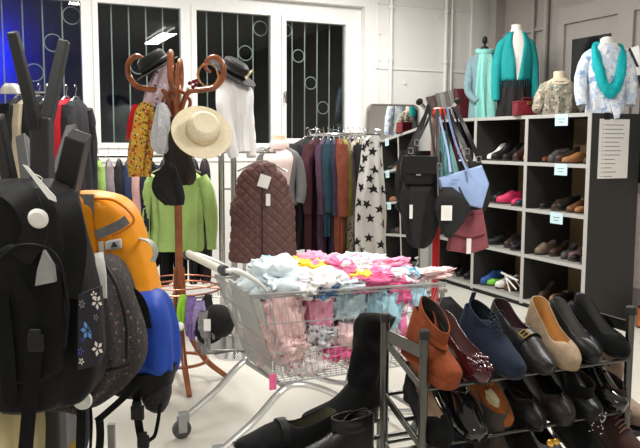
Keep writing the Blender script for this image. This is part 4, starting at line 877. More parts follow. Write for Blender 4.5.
for q in range(15): a = lerp(radians(-170), radians(-10), q/14); b.ball((.09*cos(a), .085*sin(a) - .012, hT*.93 + .035*sin(a)), .011, 6)
b.build('necklace', mat('shell_bead', (226, 214, 190), .3), o)
# 5 white and blue blouse with teal loop scarf
P = topP(603, 4.90); d0 = P.x*sin(YAW) + P.y*cos(YAW); hT = at(603, 42, d0).z - ZT
WBL = pat('white_blue_print', (232, 234, 240), [((150, 176, 216), .40), ((196, 210, 232), .46)], .75, 16, 'NOISE')
o = thing('blue_blouse_mannequin', 'bust in white and blue blouse with a teal loop scarf at the shelf end', 'mannequin', P, RZ - .05)
Cloth([(-.01, 0, 0, .15, .12), (hT*.3, 0, 0, .15, .115), (hT*.62, 0, 0, .165, .125), (hT*.85, 0, 0, .16, .105), (hT*.95, 0, 0, .11, .085), (hT, 0, 0, .07, .065)], 9, .008, 9).add(MB(), 44, 24).build('blouse', WBL, o)
for s in (-1, 1):
    MB().tube(smooth_path([(s*.07, 0, hT*.90), (s*.14, 0, hT*.83), (s*.195, .0, hT*.62), (s*.215, -.02, hT*.36), (s*.205, -.05, hT*.12)], 5), [.035, .056, .056, .052, .044], 12, wob=.15, seed=s*5).build('sleeve', WBL, o)
    MB().prism([Vector((s*.012, -.08, hT*.86)), Vector((s*.085, -.075, hT*.88)), Vector((s*.07, -.03, hT*1.02)), Vector((s*.03, -.045, hT*1.02))], (0, -.012, 0), (0, -.004, 0)).build('collar', MWHITE, o)
neck(o, hT - .03, .055, .07, MWHITE); MB().ball((0, 0, hT + .035), (.058, .058, .03), 10).build('neck_cap', MWHITE, o)
TL = mat('teal_jersey', (6, 172, 180), .75, var=.06, scale=40, bump=.15, bscale=30)
pth = [(0, .07, hT*.99), (-.08, .03, hT*.98), (-.105, -.06, hT*.85), (-.095, -.125, hT*.62), (-.06, -.145, hT*.40), (.0, -.15, hT*.30), (.055, -.145, hT*.42), (.085, -.125, hT*.62), (.10, -.06, hT*.85), (.085, .03, hT*.98), (0, .07, hT*.99)]
MB().tube(smooth_path(pth, 6), [.03, .035, .04, .042, .045, .05, .045, .042, .04, .035, .03], 12, wob=.35, seed=3).build('loop_scarf', TL, o)
MB().prism([Vector((.00, -.13, .12)), Vector((.09, -.13, .10)), Vector((.075, -.16, -.04)), Vector((.035, -.16, -.05))], (0, -.02, 0), (0, .0, 0)).build('blouse_tail', WBL, o, bev=.004)
# 6 handbags at the far end
def slab_bag(name, label, P, rz, w0, w1, h, dp, m, tilt=0, handle=None, seed=0):
    o = thing(name, label, 'handbag', P, rz); o.rotation_euler = (0, tilt, rz)
    rings = []
    for k in range(9):
        u = k/8; ring = superring(0, 0, u*h, lerp(w0, w1, u)/2, dp/2*(1 - .55*u*u), 36, .55)
        for p in ring: p.z += u*.012*noise.noise(Vector((p.x*14, seed, p.y*5))) ; p.y += .008*noise.noise(Vector((p.x*9, u*3, seed)))
        rings.append(ring)
    MB().loft(rings).build('body', m, o)
    if handle:
        for s in (-1, 1): MB().tube(smooth_path([(-w1*.25, s*.02, h*.97), (-w1*.2, s*.03, h + .06), (w1*.2, s*.03, h + .06), (w1*.25, s*.02, h*.97)], 5), .007, 8).build('handle', m, o)
    return o
slab_bag('burgundy_bag', 'burgundy leather bag standing upright at the far end of the shelf top', Vector((4.86, 6.98, ZT)), RZ + .25, .24, .30, .33, .10, LEATHER('oxblood_leather', (84, 34, 40)), seed=1)
slab_bag('grey_bag', 'grey striped bag leaning between the brown and burgundy bags on the shelf', Vector((4.76, 7.14, ZT)), RZ + .15, .20, .24, .31, .10, stripes('grey_stripe', (106, 102, 100), (140, 138, 134), 3, 'X'), seed=2, tilt=-.2)
slab_bag('brown_bag', 'dark brown leather bag at the outer left corner of the shelf top', Vector((4.74, 7.24, ZT)), RZ + .1, .20, .26, .29, .10, LEATHER('cocoa_leather', (80, 62, 62)), seed=3, tilt=-.28)

# ------------------------------------------------------------------ handbag stand
HS = Vector((2.855, 4.42, 0)); hs = thing('bag_stand', 'red four-armed stand with black ball tips holding handbags', 'stand', HS, RZ)
RED = mat('red_paint', (186, 28, 34), .4)
MB().lathe([(.2, 0), (.2, .015), (.03, .03), (.026, .06), (.026, 1.70)], n=20).build('post', RED, hs)
MB().lathe([(.03, 1.70), (.045, 1.71), (.05, 1.74), (.045, 1.775), (.03, 1.785), (0, 1.787)], n=18).build('hub', mat('orange_red', (220, 66, 40), .4), hs)
arms = []
for a in (200, 320, 150, 20):
    a = radians(a); p = Vector((.145*cos(a), .145*sin(a), 1.825)); arms.append(p)
    MB().tube([(0.02*cos(a), .02*sin(a), 1.70), tuple(p)], .010, 8).build('arm', CHROME, hs); MB().ball(p, .022, 10).build('ball_tip', BLACK, hs)
BL = LEATHER('black_bag_leather', (24, 24, 26)); BSL = mat('black_nylon', (30, 30, 31), .7, var=.15, bump=.25, bscale=30)
def strap_to(o, fr, pts, m, wd=.016, name='strap'):
    MB().ribbon(smooth_path([fr.p(*p) for p in pts], 6), wd, .004, (1, 0, 0)).build(name, m, o)
def px_bag(name, label, d, outline_rows, m, hd, folds=3, amp=.003, seed=0, e=.55):
    base = at((outline_rows[-1][1] + outline_rows[-1][2])/2, outline_rows[-1][0], d); fr = Frame(base); o = thing(name, label, 'handbag', base, RZ, 'handbags on the stand')
    tab = px_tab(outline_rows, fr, d, hd); tab[0] = (*tab[0][:4], hd*.5)
    Cloth(tab, folds, amp, seed, e).add(MB(), 44, 18).build('body', m, o); return o, fr
o, fr = px_bag('flap_bag', 'black leather flap handbag hanging at the left of the bag stand', 4.92, [(155, 402, 436), (158, 401, 437), (170, 400, 437), (180, 401, 437), (183, 403, 435)], BL, .045, seed=1)
MB().prism([fr.p(401.5, 155, 4.87), fr.p(437, 155, 4.87), fr.p(435.5, 173, 4.865), fr.p(403, 173, 4.865)], (0, -.006, 0), (0, .004, 0)).build('flap', BL, o, bev=.003); MB().box(fr.p(418, 174, 4.855), (.03, .006, .008)).build('clasp', CHROME, o)
strap_to(o, fr, [(404, 157, 4.9), (412, 138, 4.98), (424, 116, 5.05), (427, 104, 5.1)], BL); strap_to(o, fr, [(435, 157, 4.9), (432, 138, 4.98), (429, 116, 5.05), (428, 104, 5.1)], BL)
SKY = mat('sky_leather', (150, 174, 216), .45, var=.04, bump=.05, bscale=90)
def poly_bag(name, label, d, pts, m, hd):
    base = at(sum(p[0] for p in pts)/len(pts), max(p[1] for p in pts), d); fr = Frame(base); o = thing(name, label, 'handbag', base, RZ, 'handbags on the stand')
    front = [fr.p(x, y, d) for x, y in pts]; c = sum(front, Vector())/len(front); N = len(front); dense = []
    for k in range(N):
        for u in range(4): dense.append(front[k].lerp(front[(k+1) % N], u/4))
    rings = []
    for dy, k in ((-hd, .80), (-hd*.92, .93), (-hd*.5, 1.0), (hd*.5, 1.0), (hd*.92, .93), (hd, .80)):
        rings.append([c + (p - c)*k + Vector((0, dy*(1 - .6*max(0, (p.z - c.z))/.15), 0)) for p in dense])
    MB().loft(rings).build('body', m, o); return o, fr
o, fr = poly_bag('blue_tote', 'light blue leather tote bag hanging in the middle of the bag stand', 4.86, [(437, 177), (481, 164), (488, 182), (481, 207), (462, 203), (440, 189)], SKY, .06)
strap_to(o, fr, [(450, 171, 4.8), (447, 150, 4.9), (442, 130, 5.0), (438, 113, 5.1)], SKY, .014, 'handle'); strap_to(o, fr, [(470, 176, 4.79), (458, 150, 4.88), (450, 125, 5.0), (446, 106, 5.1)], mat('steel_blue_leather', (110, 130, 170), .45), .014, 'handle')
MB().box(fr.p(455, 179, 4.79), (.05, .004, .006)).build('emblem', mat('steel_blue_leather', 0), o)
o, fr = px_bag('slouchy_bag', 'slouchy black shoulder bag with narrow white tag under the flap handbag', 4.98, [(176, 408, 432), (185, 402, 438), (200, 400, 441), (215, 401, 440), (230, 404, 436), (242, 408, 430), (246, 413, 425)], BSL, .09, 7, .012, 3, .85)
strap_to(o, fr, [(406, 190, 4.93), (404, 165, 5.0), (420, 135, 5.05), (432, 108, 5.12)], BL); strap_to(o, fr, [(436, 190, 4.9), (440, 160, 4.98), (440, 130, 5.05), (437, 108, 5.1)], BL)
MB().box(fr.p(411, 211, 4.86), (.02, .003, .09)).build('paper_tag', TAGW, o)
b = MB(); b.tube(smooth_path([fr.p(400, 200, 4.9), fr.p(396, 205, 4.88), fr.p(402, 213, 4.88)], 4), .008, 6); b.build('side_strap', BL, o)
o, fr = px_bag('black_pouch', 'black shoulder pouch with large white tag hanging under the light blue tote', 4.80, [(186, 442, 452), (194, 437, 462), (206, 434, 470), (220, 438, 464), (230, 442, 456), (236, 446, 451)], BSL, .05, 4, .006, 5, .8)
MB().box(fr.p(446.5, 212, 4.73), (.068, .003, .095)).build('paper_tag', TAGW, o); strap_to(o, fr, [(438, 195, 4.78), (437, 160, 4.9), (437, 125, 5.0), (436, 108, 5.1)], BL, .012); strap_to(o, fr, [(468, 205, 4.78), (452, 170, 4.85), (446, 130, 5.0), (441, 108, 5.1)], BL, .012)
MAU = mat('mauve_suede', (140, 76, 84), .85, var=.1, bump=.1, bscale=120)
o, fr = poly_bag('mauve_bag', 'mauve suede shoulder bag with white tag hanging lowest on the bag stand', 5.0, [(458, 211), (482, 208), (485, 225), (488, 246), (470, 252), (447, 249), (450, 230)], MAU, .055)
MB().prism([fr.p(456, 216, 4.95), fr.p(483, 214, 4.95), fr.p(486, 232, 4.935), fr.p(470, 237, 4.935), fr.p(450, 232, 4.935)], (0, -.006, 0), (0, .004, 0)).build('flap', MAU, o, bev=.003)
MB().box(fr.p(469, 245, 4.90), (.03, .003, .10)).build('paper_tag', TAGW, o); strap_to(o, fr, [(468, 210, 5.0), (470, 180, 5.05), (462, 150, 5.1), (448, 106, 5.15)], mat('cream_strap', (206, 198, 184), .6), .014); strap_to(o, fr, [(482, 214, 5.02), (476, 180, 5.08), (465, 145, 5.1), (452, 106, 5.1)], BL, .014)
# buckled black straps, scarves
def loop(label, pts, m=BL, wd=.02):
    base = at(*pts[-1]); fr = Frame(base); o = thing('bag_strap', label, 'strap', base, RZ); strap_to(o, fr, pts, m, wd); 
    p = fr.p(*pts[len(pts)//2]); b = MB()
    for (dx, dz, sx, sz) in ((-.014, 0, .004, .036), (.014, 0, .004, .036), (0, -.018, .03, .004), (0, .018, .03, .004)): b.box(p + Vector((dx, -.012, dz)), (sx, .004, sz))
    b.build('buckle', CHROME, o); return o
loop('black strap with buckle slanting from stand to the right of the blue tote', [(446, 108, 5.1), (456, 130, 5.0), (466, 150, 4.95), (476, 175, 4.92)], wd=.03)
loop('outermost black strap on the right of the bag stand', [(454, 106, 5.08), (466, 130, 5.0), (478, 158, 4.98), (486, 182, 4.96)], wd=.026)
loop('black strap with silver rings slanting left above the flap handbag', [(424, 116, 5.06), (417, 135, 4.98), (410, 150, 4.95), (404, 160, 4.94)], wd=.03)
loop('narrow black strap hanging in the middle of the bag stand', [(435, 112, 5.04), (437, 140, 4.96), (438, 165, 4.9), (440, 190, 4.85)], wd=.02)
loop('long black strap arching left of the flap handbag', [(422, 118, 5.06), (410, 145, 5.0), (402, 165, 4.98), (399, 195, 4.95)], wd=.018)
loop('black strap hooked on the rear left ball of the bag stand', [(428, 104, 5.1), (420, 128, 5.0), (416, 142, 4.97), (412, 156, 4.95)], wd=.024)
loop('brown strap hanging right beside the maroon cloth', [(448, 108, 5.1), (453, 130, 5.05), (459, 150, 5.0), (466, 168, 4.95)], mat('dark_brown_strap', (70, 48, 38), .5), .018)
drape('teal_scarf', 'pale teal scarf hanging in the middle of the bag stand', 'scarf', 5.02, [(130, 440, 446), (140, 438, 449), (160, 436, 455), (175, 436, 458)], mat('pale_teal', (120, 176, 176), .8), .03, seed=5)
drape('pink_scarf', 'dusty pink scarf hanging near the hub of the bag stand', 'scarf', 5.05, [(118, 432, 438), (135, 432, 440), (160, 432, 441)], mat('dusty_pink', (180, 140, 134), .8), .025, seed=6)
drape('maroon_scarf', 'maroon cloth hanging behind the handles of the blue tote', 'scarf', 5.08, [(135, 446, 452), (155, 444, 456), (176, 442, 456)], mat('maroon', (96, 30, 40), .8), .025, seed=8)
drape('dark_bag', 'dark bag hanging behind the slouchy bag and the flap handbag', 'handbag', 5.2, [(150, 400, 430), (175, 396, 440), (200, 398, 448), (222, 404, 446)], BSL, .06, seed=10)
drape('black_backpack_strap_bag', 'black bag hanging behind the mauve bag and the light blue tote', 'handbag', 5.14, [(160, 452, 478), (180, 448, 488), (200, 446, 490), (212, 452, 484)], BSL, .05, seed=11)
# low bits beside the stand
o = thing('storage_bench', 'low pale bench behind the front end of the cart', 'bench', at(405, 283, 6.2)*1, 0); o.location.z = 0
MB().box((0, 0, .33), (.62, .35, .03)).build('seat', mat('bench_grey', (150, 146, 138), .5), o, bev=.004)
for sx in (-1, 1):
    for sy in (-1, 1): MB().box((sx*.28, sy*.14, .16), (.03, .03, .32)).build('leg', STEEL, o)
P = at(432, 268, 5.9); o = thing('black_shoe_pile_bag', 'black bag lying on the floor behind the red post', 'bag', (P.x, P.y, 0), RZ); MB().ball((0, 0, .16), (.28, .14, .17), 12, dis=.25).build('body', BKC, o)
# ------------------------------------------------------------------ dark display stand with backpacks, near left
GP = mat('grey_stand_plastic', (56, 56, 57), .45, var=.05)
D0 = 1.78; B0 = at(40, 300, D0); B0.z = 0
st_ = thing('display_stand', 'dark grey display stand with slanting square arms, carrying the backpacks', 'display stand', B0, RZ); fr = Frame(B0)
def beam(pts, r0, r1, name): MB().tube([fr.p(*p) for p in pts], [r0*.66, r1*.66], 4, up=(.7, .7, 0)).build(name, GP, st_, smooth=False, bev=.004)
z0_ = fr.p(40, 125, D0)
MB().tube([(z0_.x, z0_.y, .03), (z0_.x, z0_.y, 1.0), z0_], [.04, .04, .03], 4, up=(.7, .7, 0)).build('post', GP, st_, smooth=False, bev=.006)
MB().lathe([(.26, 0), (.26, .02), (.06, .04)], (z0_.x, z0_.y, 0), 28).build('base', GP, st_)
for p0, p1, r0, r1 in (((39, 142, 1.78), (11, 34, 1.70), .030, .024), ((43, 138, 1.78), (63, 43, 1.84), .032, .026), ((62, 212, 1.70), (78, 137, 1.62), .056, .048), ((14, 205, 1.76), (-4, 118, 1.66), .034, .028), ((32, 205, 1.80), (22, 140, 1.95), .034, .030), ((58, 180, 1.86), (72, 130, 2.0), .034, .030)):
    beam((p0, p1), r0, r1, 'arm')
beam(((42, 230, 1.77), (42, 120, 1.78)), .052, .044, 'sleeve_collar')
P = fr.p(113, 430, 1.95); MB().tube([(P.x, P.y, .02), (P.x, P.y, .80)], .012, 4, up=(.7, .7, 0)).build('side_post', mat('grey_side_post', (150, 152, 150), .4), st_, smooth=False)
def pack(name, label, d, rows, m, hd, seed=0, e=.62, folds=4, amp=.008, cat='backpack'):
    base = at((rows[-1][1] + rows[-1][2])/2, rows[-1][0], d); fr = Frame(base); o = thing(name, label, cat, base, RZ)
    tab = px_tab(rows, fr, d, hd); tab[0] = (*tab[0][:4], hd*.45); tab[1] = (*tab[1][:4], hd*.85); tab[-1] = (*tab[-1][:4], hd*.6)
    Cloth(tab, folds, amp, seed, e).add(MB(), 72, 40).build('body', m, o); return o, fr
def panel(o, name, pts, m, th=.012, bev=.005, label=None):
    b = MB(); b.prism(pts, (0, -th, 0), (0, .01, 0)); return b.build(name, m, o, bev=bev, label=label)
def webbing(o, fr, pts, m, wd=.022, name='strap', side=(1, 0, 0)): MB().ribbon(smooth_path([fr.p(*p) for p in pts], 7), wd, .004, side).build(name, m, o)
def clip(o, fr, p, m, s=1):
    q = fr.p(*p); b = MB(); b.box(q, (.03*s, .012, .034*s)); b.box(q + Vector((0, -.004, .022*s)), (.022*s, .01, .012*s)); b.build('buckle', m, o, bev=.003)
NYL = mat('black_pack_nylon', (20, 20, 21), .62, var=.2, scale=12, bump=.35, bscale=14, spec=.18); WEB = mat('black_webbing', (15, 15, 16), .7, spec=.15, bump=.2, bscale=200)
# orange pack (furthest)
ORG = mat('orange_nylon', (244, 156, 18), .5, var=.05, bump=.12, bscale=14); GRY = mat('grey_pack_mesh', (112, 112, 112), .8, var=.1, scale=80)
o, fr = pack('orange_backpack', 'bright orange backpack with grey straps hanging behind the black backpack', 2.02, [(193, 78, 100), (197, 74, 116), (204, 72, 128), (216, 72, 137), (235, 74, 144), (258, 78, 151), (280, 84, 157), (294, 90, 160), (299, 96, 158)], ORG, .10, 2, .7, 3, .006)
MB().loft([[fr.p(x, y, 1.95 + dd) for x, dd in ((70, .06), (84, -.03), (93, -.035), (96, .05))] for y in (196, 203)] + [[fr.p(x + dx, y, 1.95 + dd) for x, dd in ((72, .06), (82, -.03), (94, -.03), (98, .05))] for y, dx in ((230, 1), (260, 5), (290, 11))]).build('back_padding', GRY, o, label='grey padded back panel')
webbing(o, fr, [(96, 237, 1.91), (108, 232, 1.9), (120, 226, 1.905), (127, 221, 1.915)], GRY, .024, 'front_band', (0, 0, 1))
panel(o, 'logo_patch', [fr.p(x, y, 1.905) for x, y in ((105, 243), (121, 240), (122, 250), (106, 253))], mat('patch_grey', (190, 190, 186), .6), .006)
panel(o, 'logo', [fr.p(x, y, 1.897) for x, y in ((111, 249), (114, 243), (118, 248))], mat('patch_dark', (60, 60, 62), .6), .003, 0)
webbing(o, fr, [(101, 243, 1.905), (103, 262, 1.9), (107, 282, 1.9)], mat('light_webbing', (190, 190, 184), .7), .012, 'side_strap')
b = MB(); b.tube(smooth_path([fr.p(90, 203, 1.925), fr.p(95, 230, 1.92), fr.p(99, 262, 1.92), fr.p(106, 290, 1.92)], 6), .004, 6); b.tube(smooth_path([fr.p(92, 200, 1.93), fr.p(116, 203, 1.925), fr.p(134, 222, 1.93), fr.p(112, 238, 1.91)], 6), .0035, 6); b.build('piping', mat('orange_piping', (214, 120, 10), .5), o)
webbing(o, fr, [(139, 240, 1.97), (150, 243, 1.94), (156, 252, 1.93), (153, 263, 1.93)], mat('pale_cord', (186, 188, 178), .7), .012, 'pull_loop')
# blue pack with hanging straps
BLU = mat('royal_blue_nylon', (28, 70, 170), .5, var=.1, bump=.2, bscale=16)
o, fr = pack('blue_backpack', 'royal blue and black backpack with dangling buckled strap below the orange backpack', 1.96, [(291, 135, 156), (296, 125, 163), (308, 120, 170), (328, 116, 175), (350, 112, 177), (366, 110, 177), (376, 112, 174)], BLU, .09, 5, .7, 5, .008)
MB().loft([superring(fr.p((a + c)/2, y, 1.96).x, fr.p((a + c)/2, y, 1.96).y, fr.p((a + c)/2, y, 1.96).z, (c - a)/2*1.96/F, dp, 32, .7) for y, a, c, dp in ((366, 108, 178, .095), (374, 108, 177, .1), (386, 112, 174, .09), (392, 120, 170, .07))]).build('hip_belt', NYL, o, label='black hip belt band')
MB().loft([superring(fr.p((a + c)/2, y, 1.93).x, fr.p((a + c)/2, y, 1.93).y, fr.p((a + c)/2, y, 1.93).z, (c - a)/2*1.93/F, dp, 28, .9) for y, a, c, dp in ((384, 138, 173, .05), (396, 142, 173, .055), (406, 147, 170, .045), (412, 153, 166, .02))]).build('mesh_pocket', pat('black_mesh', (28, 28, 29), [((90, 90, 92), .2)], .7, 160), o)
webbing(o, fr, [(118, 300, 1.88), (130, 294, 1.87), (141, 305, 1.87), (147, 330, 1.87)], NYL, .03, 'shoulder_strap')
webbing(o, fr, [(135, 385, 1.86), (138, 400, 1.86), (139, 415, 1.86), (142, 435, 1.86), (147, 452, 1.86)], WEB, .02, 'long_strap'); webbing(o, fr, [(162, 392, 1.9), (161, 412, 1.88), (157, 435, 1.87), (152, 441, 1.86), (146, 446, 1.86)], WEB, .009, 'thin_strap')
clip(o, fr, (139, 414, 1.85), BLACK, 1.1); clip(o, fr, (145, 443, 1.85), BLACK)
# speckled pack
SPK = pat('speckled_canvas', (58, 52, 52), [((112, 100, 96), .24), ((150, 44, 52), .13), ((84, 100, 104), .16), ((30, 28, 29), .26)], .85, 60)
o, fr = pack('speckled_backpack', 'dark speckled canvas backpack hanging between the black one and the blue one', 1.80, [(258, 82, 108), (264, 74, 116), (280, 66, 127), (305, 60, 137), (330, 56, 145), (350, 52, 147), (366, 52, 143), (384, 52, 128), (398, 56, 108), (404, 62, 98)], SPK, .12, 3, .75, 6, .010)
b = MB(); b.tube(smooth_path([fr.p(106, 268, 1.73), fr.p(118, 290, 1.70), fr.p(127, 325, 1.69), fr.p(128, 360, 1.69)], 6), .004, 6); b.build('zip', BLACK, o)
b = MB(); b.tube(smooth_path([fr.p(88, 372, 1.68), fr.p(110, 372, 1.68), fr.p(132, 366, 1.69)], 6), .0045, 6); b.build('pocket_seam', BLACK, o)
webbing(o, fr, [(99, 255, 1.74), (102, 275, 1.69), (103, 300, 1.68)], TAGW, .02, 'paper_tag')
webbing(o, fr, [(83, 378, 1.66), (83, 410, 1.66), (82, 455, 1.66)], WEB, .02, 'strap'); webbing(o, fr, [(141, 384, 1.78), (122, 402, 1.74), (104, 418, 1.70), (98, 423, 1.69)], WEB, .016, 'strap'); webbing(o, fr, [(101, 420, 1.70), (102, 436, 1.70), (101, 455, 1.70)], WEB, .018, 'strap'); webbing(o, fr, [(91, 400, 1.68), (93, 425, 1.68), (92, 455, 1.68)], WEB, .006, 'cord')
t = thing('security_disc', 'round white security disc clipped on the strap under the speckled backpack', 'tag', at(84, 402, 1.62), RZ); MB().lathe([(0, -.006), (.02, -.006), (.022, 0), (.02, .006), (0, .007)], n=20, R=Matrix.Rotation(pi/2, 3, 'X')).build('disc', TAGW, t); MB().ball((0, -.008, 0), (.007, .006, .007), 8).build('knob', FRAME, t)
# black pack in front
o, fr = pack('black_backpack', 'large black backpack with flowered side panel hanging at the near left', 1.62, [(182, -6, 50), (186, -14, 64), (198, -20, 70), (222, -24, 76), (255, -26, 85), (290, -26, 94), (325, -26, 101), (355, -24, 104), (378, -20, 100), (394, -10, 88), (402, 6, 66)], NYL, .13, 8, .62, 5, .010)
panel(o, 'front_pocket', [fr.p(x, y, 1.475) for x, y in ((-20, 262), (10, 246), (44, 250), (62, 275), (68, 330), (64, 372), (40, 386), (0, 384), (-20, 370))], NYL, .012, .008)
FLP = mat('flower_panel_base', (34, 32, 40), .7, var=.3, scale=30)
b = MB(); A4 = [fr.p(x, y, d) for x, y, d in ((80, 296, 1.475), (101, 288, 1.52), (106, 350, 1.54), (100, 366, 1.52), (80, 371, 1.475))]
b.prism(A4, (0, -.008, 0), (0, .012, 0)); n_ = Vector((0, -.0095, 0)); ex = (fr.p(103, 330, 1.53) - fr.p(80, 330, 1.475)).normalized(); ez = Vector((0, 0, 1))
def petals(px, py, d, r, k, mi, squash=1.0):
    c = fr.p(px, py, d) + n_; b.mi = mi
    for q in range(k):
        a = 2*pi*q/k + px; dr = ex*cos(a) + ez*sin(a); tn = ex*(-sin(a)) + ez*cos(a)
        b._add([c + dr*.15*r, c + dr*.6*r + tn*.26*r*squash, c + dr*r, c + dr*.6*r - tn*.26*r*squash], [(0, 1, 2, 3)])
for a in ((90, 331, 1.4975, .020, 6, 1), (99, 303, 1.5065, .016, 5, 2), (100, 349, 1.517, .017, 5, 2), (83, 352, 1.480, .010, 5, 3), (96, 296, 1.502, .010, 5, 2), (84, 305, 1.482, .010, 6, 4), (84, 362, 1.481, .008, 5, 2), (98, 318, 1.507, .008, 5, 4), (85, 340, 1.484, .007, 5, 3)): petals(*a)
b.build('flower_panel', [FLP, mat('flower_blue', (92, 140, 204), .7), mat('flower_white', (226, 218, 208), .7), mat('flower_indigo', (66, 70, 140), .7), mat('flower_grey', (120, 112, 120), .7)], o, smooth=False, label='side panel printed with blue and white flowers')
webbing(o, fr, [(12, 275, 1.44), (30, 312, 1.43), (37, 340, 1.43), (33, 385, 1.44), (30, 420, 1.44), (27, 456, 1.44)], WEB, .028, 'long_strap'); webbing(o, fr, [(2, 300, 1.45), (8, 350, 1.45), (12, 405, 1.45)], WEB, .03, 'long_strap')
clip(o, fr, (37, 345, 1.42), BLACK, 1.0)
webbing(o, fr, [(8, 190, 1.50), (26, 205, 1.475), (35, 235, 1.46), (20, 262, 1.45)], NYL, .05, 'shoulder_strap'); webbing(o, fr, [(62, 195, 1.53), (72, 222, 1.5), (76, 255, 1.49), (70, 300, 1.48)], NYL, .045, 'shoulder_strap')
b = MB(); b.tube(smooth_path([fr.p(-10, 270, 1.44), fr.p(20, 248, 1.44), fr.p(55, 256, 1.44), fr.p(68, 300, 1.45), fr.p(66, 350, 1.45)], 6), .0035, 6); b.build('zip', NYL, o)
panel(o, 'grey_flap', [fr.p(x, y, 1.44) for x, y in ((44, 252), (54, 268), (56, 284), (36, 288), (38, 272))], mat('silver_label', (150, 150, 150), .5), .004, .001, 'light grey label flap')
t = thing('long_price_tag', 'white price card seen edge-on across the top of the black backpack', 'tag', at(38, 186, 1.46), RZ); fr2 = Frame(at(38, 186, 1.46))
MB().prism([fr2.p(22, 167, 1.47), fr2.p(26, 168, 1.47), fr2.p(55, 199, 1.46), fr2.p(56, 204, 1.46), fr2.p(48, 201, 1.46)], (0, 0, 0), (0, .003, 0)).build('tag_card', TAGW, t, smooth=False); MB().tube(smooth_path([fr2.p(32, 176, 1.47), fr2.p(38, 178, 1.47), fr2.p(42, 181, 1.48), fr2.p(40, 184, 1.48)], 4), .0012, 5).build('string', TAGW, t)
t = thing('security_button', 'round white security button pinned on the chest of the black backpack', 'tag', at(39, 220, 1.44), RZ); MB().lathe([(0, 0), (.018, 0), (.02, .005), (.014, .012), (0, .014)], n=22, R=Matrix.Rotation(pi/2 + .2, 3, 'X')).build('disc', TAGW, t)
# bags at the bottom left
CRM = mat('cream_canvas', (206, 192, 146), .8, var=.06, bump=.25, bscale=14)
pack('cream_bag', 'cream yellow cloth bag under the black backpack at the near left', 1.74, [(388, -20, 20), (396, -30, 38), (415, -36, 46), (440, -38, 48), (475, -36, 48), (500, -30, 44)], CRM, .12, 4, .8, 7, .014, 'bag')
pack('grey_bag', 'light grey padded bag with dark piping beside the cream cloth bag', 1.86, [(408, 40, 58), (414, 36, 66), (425, 34, 71), (440, 34, 73), (455, 36, 72), (470, 40, 68)], mat('light_grey_pad', (150, 150, 154), .8, var=.05), .10, 5, .8, 3, .004, 'bag')
pack('yellow_bag', 'mustard yellow bag lowest under the light grey padded bag', 1.90, [(438, 44, 78), (446, 42, 80), (470, 44, 80), (490, 48, 76)], mat('mustard_cloth', (196, 160, 70), .8), .09, 6, .8, 3, .006, 'bag')
pack('navy_bag', 'dark navy bag hanging behind the straps of the speckled backpack', 1.98, [(402, 50, 80), (408, 48, 88), (430, 52, 90), (455, 56, 86)], mat('dark_navy_cloth', (34, 36, 50), .8), .08, 7, .8, 3, .006, 'bag')

# ------------------------------------------------------------------ shoe rack in front
RXA, RXB, RYN, RYF = 1.036, 1.757, 1.65, 1.86
rk = thing('shoe_rack', 'chrome tube shoe rack with slanting tiers filled with women shoes', 'shoe rack', (1.4, 1.755, 0)); rl = lambda x, y, z: Vector((x - 1.4, y - 1.755, z))
RKM = mat('rack_steel', (104, 104, 102), .28, 1, var=.08); CAPM = mat('rack_cap_black', (44, 44, 44), .5)
for x in (RXA, RXB):
    for y in (RYN, RYF):
        o = MB().tube([rl(x, y, .0), rl(x, y, 1.05)], .0125, 12).build('post', RKM, rk); MB().lathe([(.0145, 1.04), (.0145, 1.062), (.011, 1.066), (0, 1.067)], rl(x, y, 0), 14).build('end_cap', CAPM, o)
    MB().box2(rl(x - .004, RYN, .985), rl(x + .004, RYF, 1.02)).build('end_bar', RKM, rk, bev=.002)
    MB().box2(rl(x - .004, RYN, .14), rl(x + .004, RYF, .17)).build('end_bar', RKM, rk, bev=.002)
TIERS = [.905, .745, .60, .30]
for tz in TIERS:
    for x in (RXA, RXB): MB().box(rl(x, (RYN + RYF)/2, tz + .04), (.008, .235, .022), Matrix.Rotation(math.atan2(.08, .21), 3, 'X')).build('side_rail', RKM, rk, bev=.002)
    for y, z in ((RYN - .004, tz), (lerp(RYN, RYF, .5), tz + .04), (RYF + .0, tz + .08)): MB().tube([rl(RXA, y, z), rl(RXB, y, z)], .0065, 10).build('shelf_bar', RKM, rk)
SL = math.atan2(.08, .21)
def rack_shoe(tier, toe_x, heel_x, L, off=0, **kw):
    tz = TIERS[tier]; ty = RYN - .035 + off; zt = tz + .0085 + (ty - RYN)*.38
    d = Vector((heel_x - toe_x, .24)).normalized(); P = Vector((toe_x + d.x*L*cos(SL), ty + d.y*L*cos(SL), zt + L*sin(SL)))
    return make_shoe(P=P, yaw=math.atan2(d.x, -d.y), tilt=SL, L=L, **kw)
BSU = SUEDE('black_suede', (22, 22, 23)); BLE = LEATHER('black_leather', (22, 22, 23)); TANL = mat('tan_lining', (202, 152, 92), .55, var=.1)
rack_shoe(0, 1.105, 1.06, .205, name='ankle_boot', label='rust orange suede wedge ankle boot at the left end of the top rack tier', cat='shoe', style='boot', hh=.03, upper=SUEDE('rust_suede', (140, 72, 44)), sole=SUEDE('rust_suede', 0), heel='wedge', platform=.018, shaft=dict(h=.10, rx=.135, ry0=.60, ry1=.58, slant=.045, lean=-.006), wide=1.22, h=.85)
rack_shoe(0, 1.21, 1.185, .245, name='patent_flat', label='burgundy patent flat with studded toe between the orange boot and the navy boot', cat='shoe', style='flat', hh=.02, upper=PATENT('burgundy_patent', (70, 18, 28)), lining=mat('plaid_lining', (96, 66, 62), .7), h=1.15)
o = bpy.data.objects[[q.name for q in bpy.data.objects if q.name.startswith('patent_flat')][0]]
b = MB()
random.seed(4)
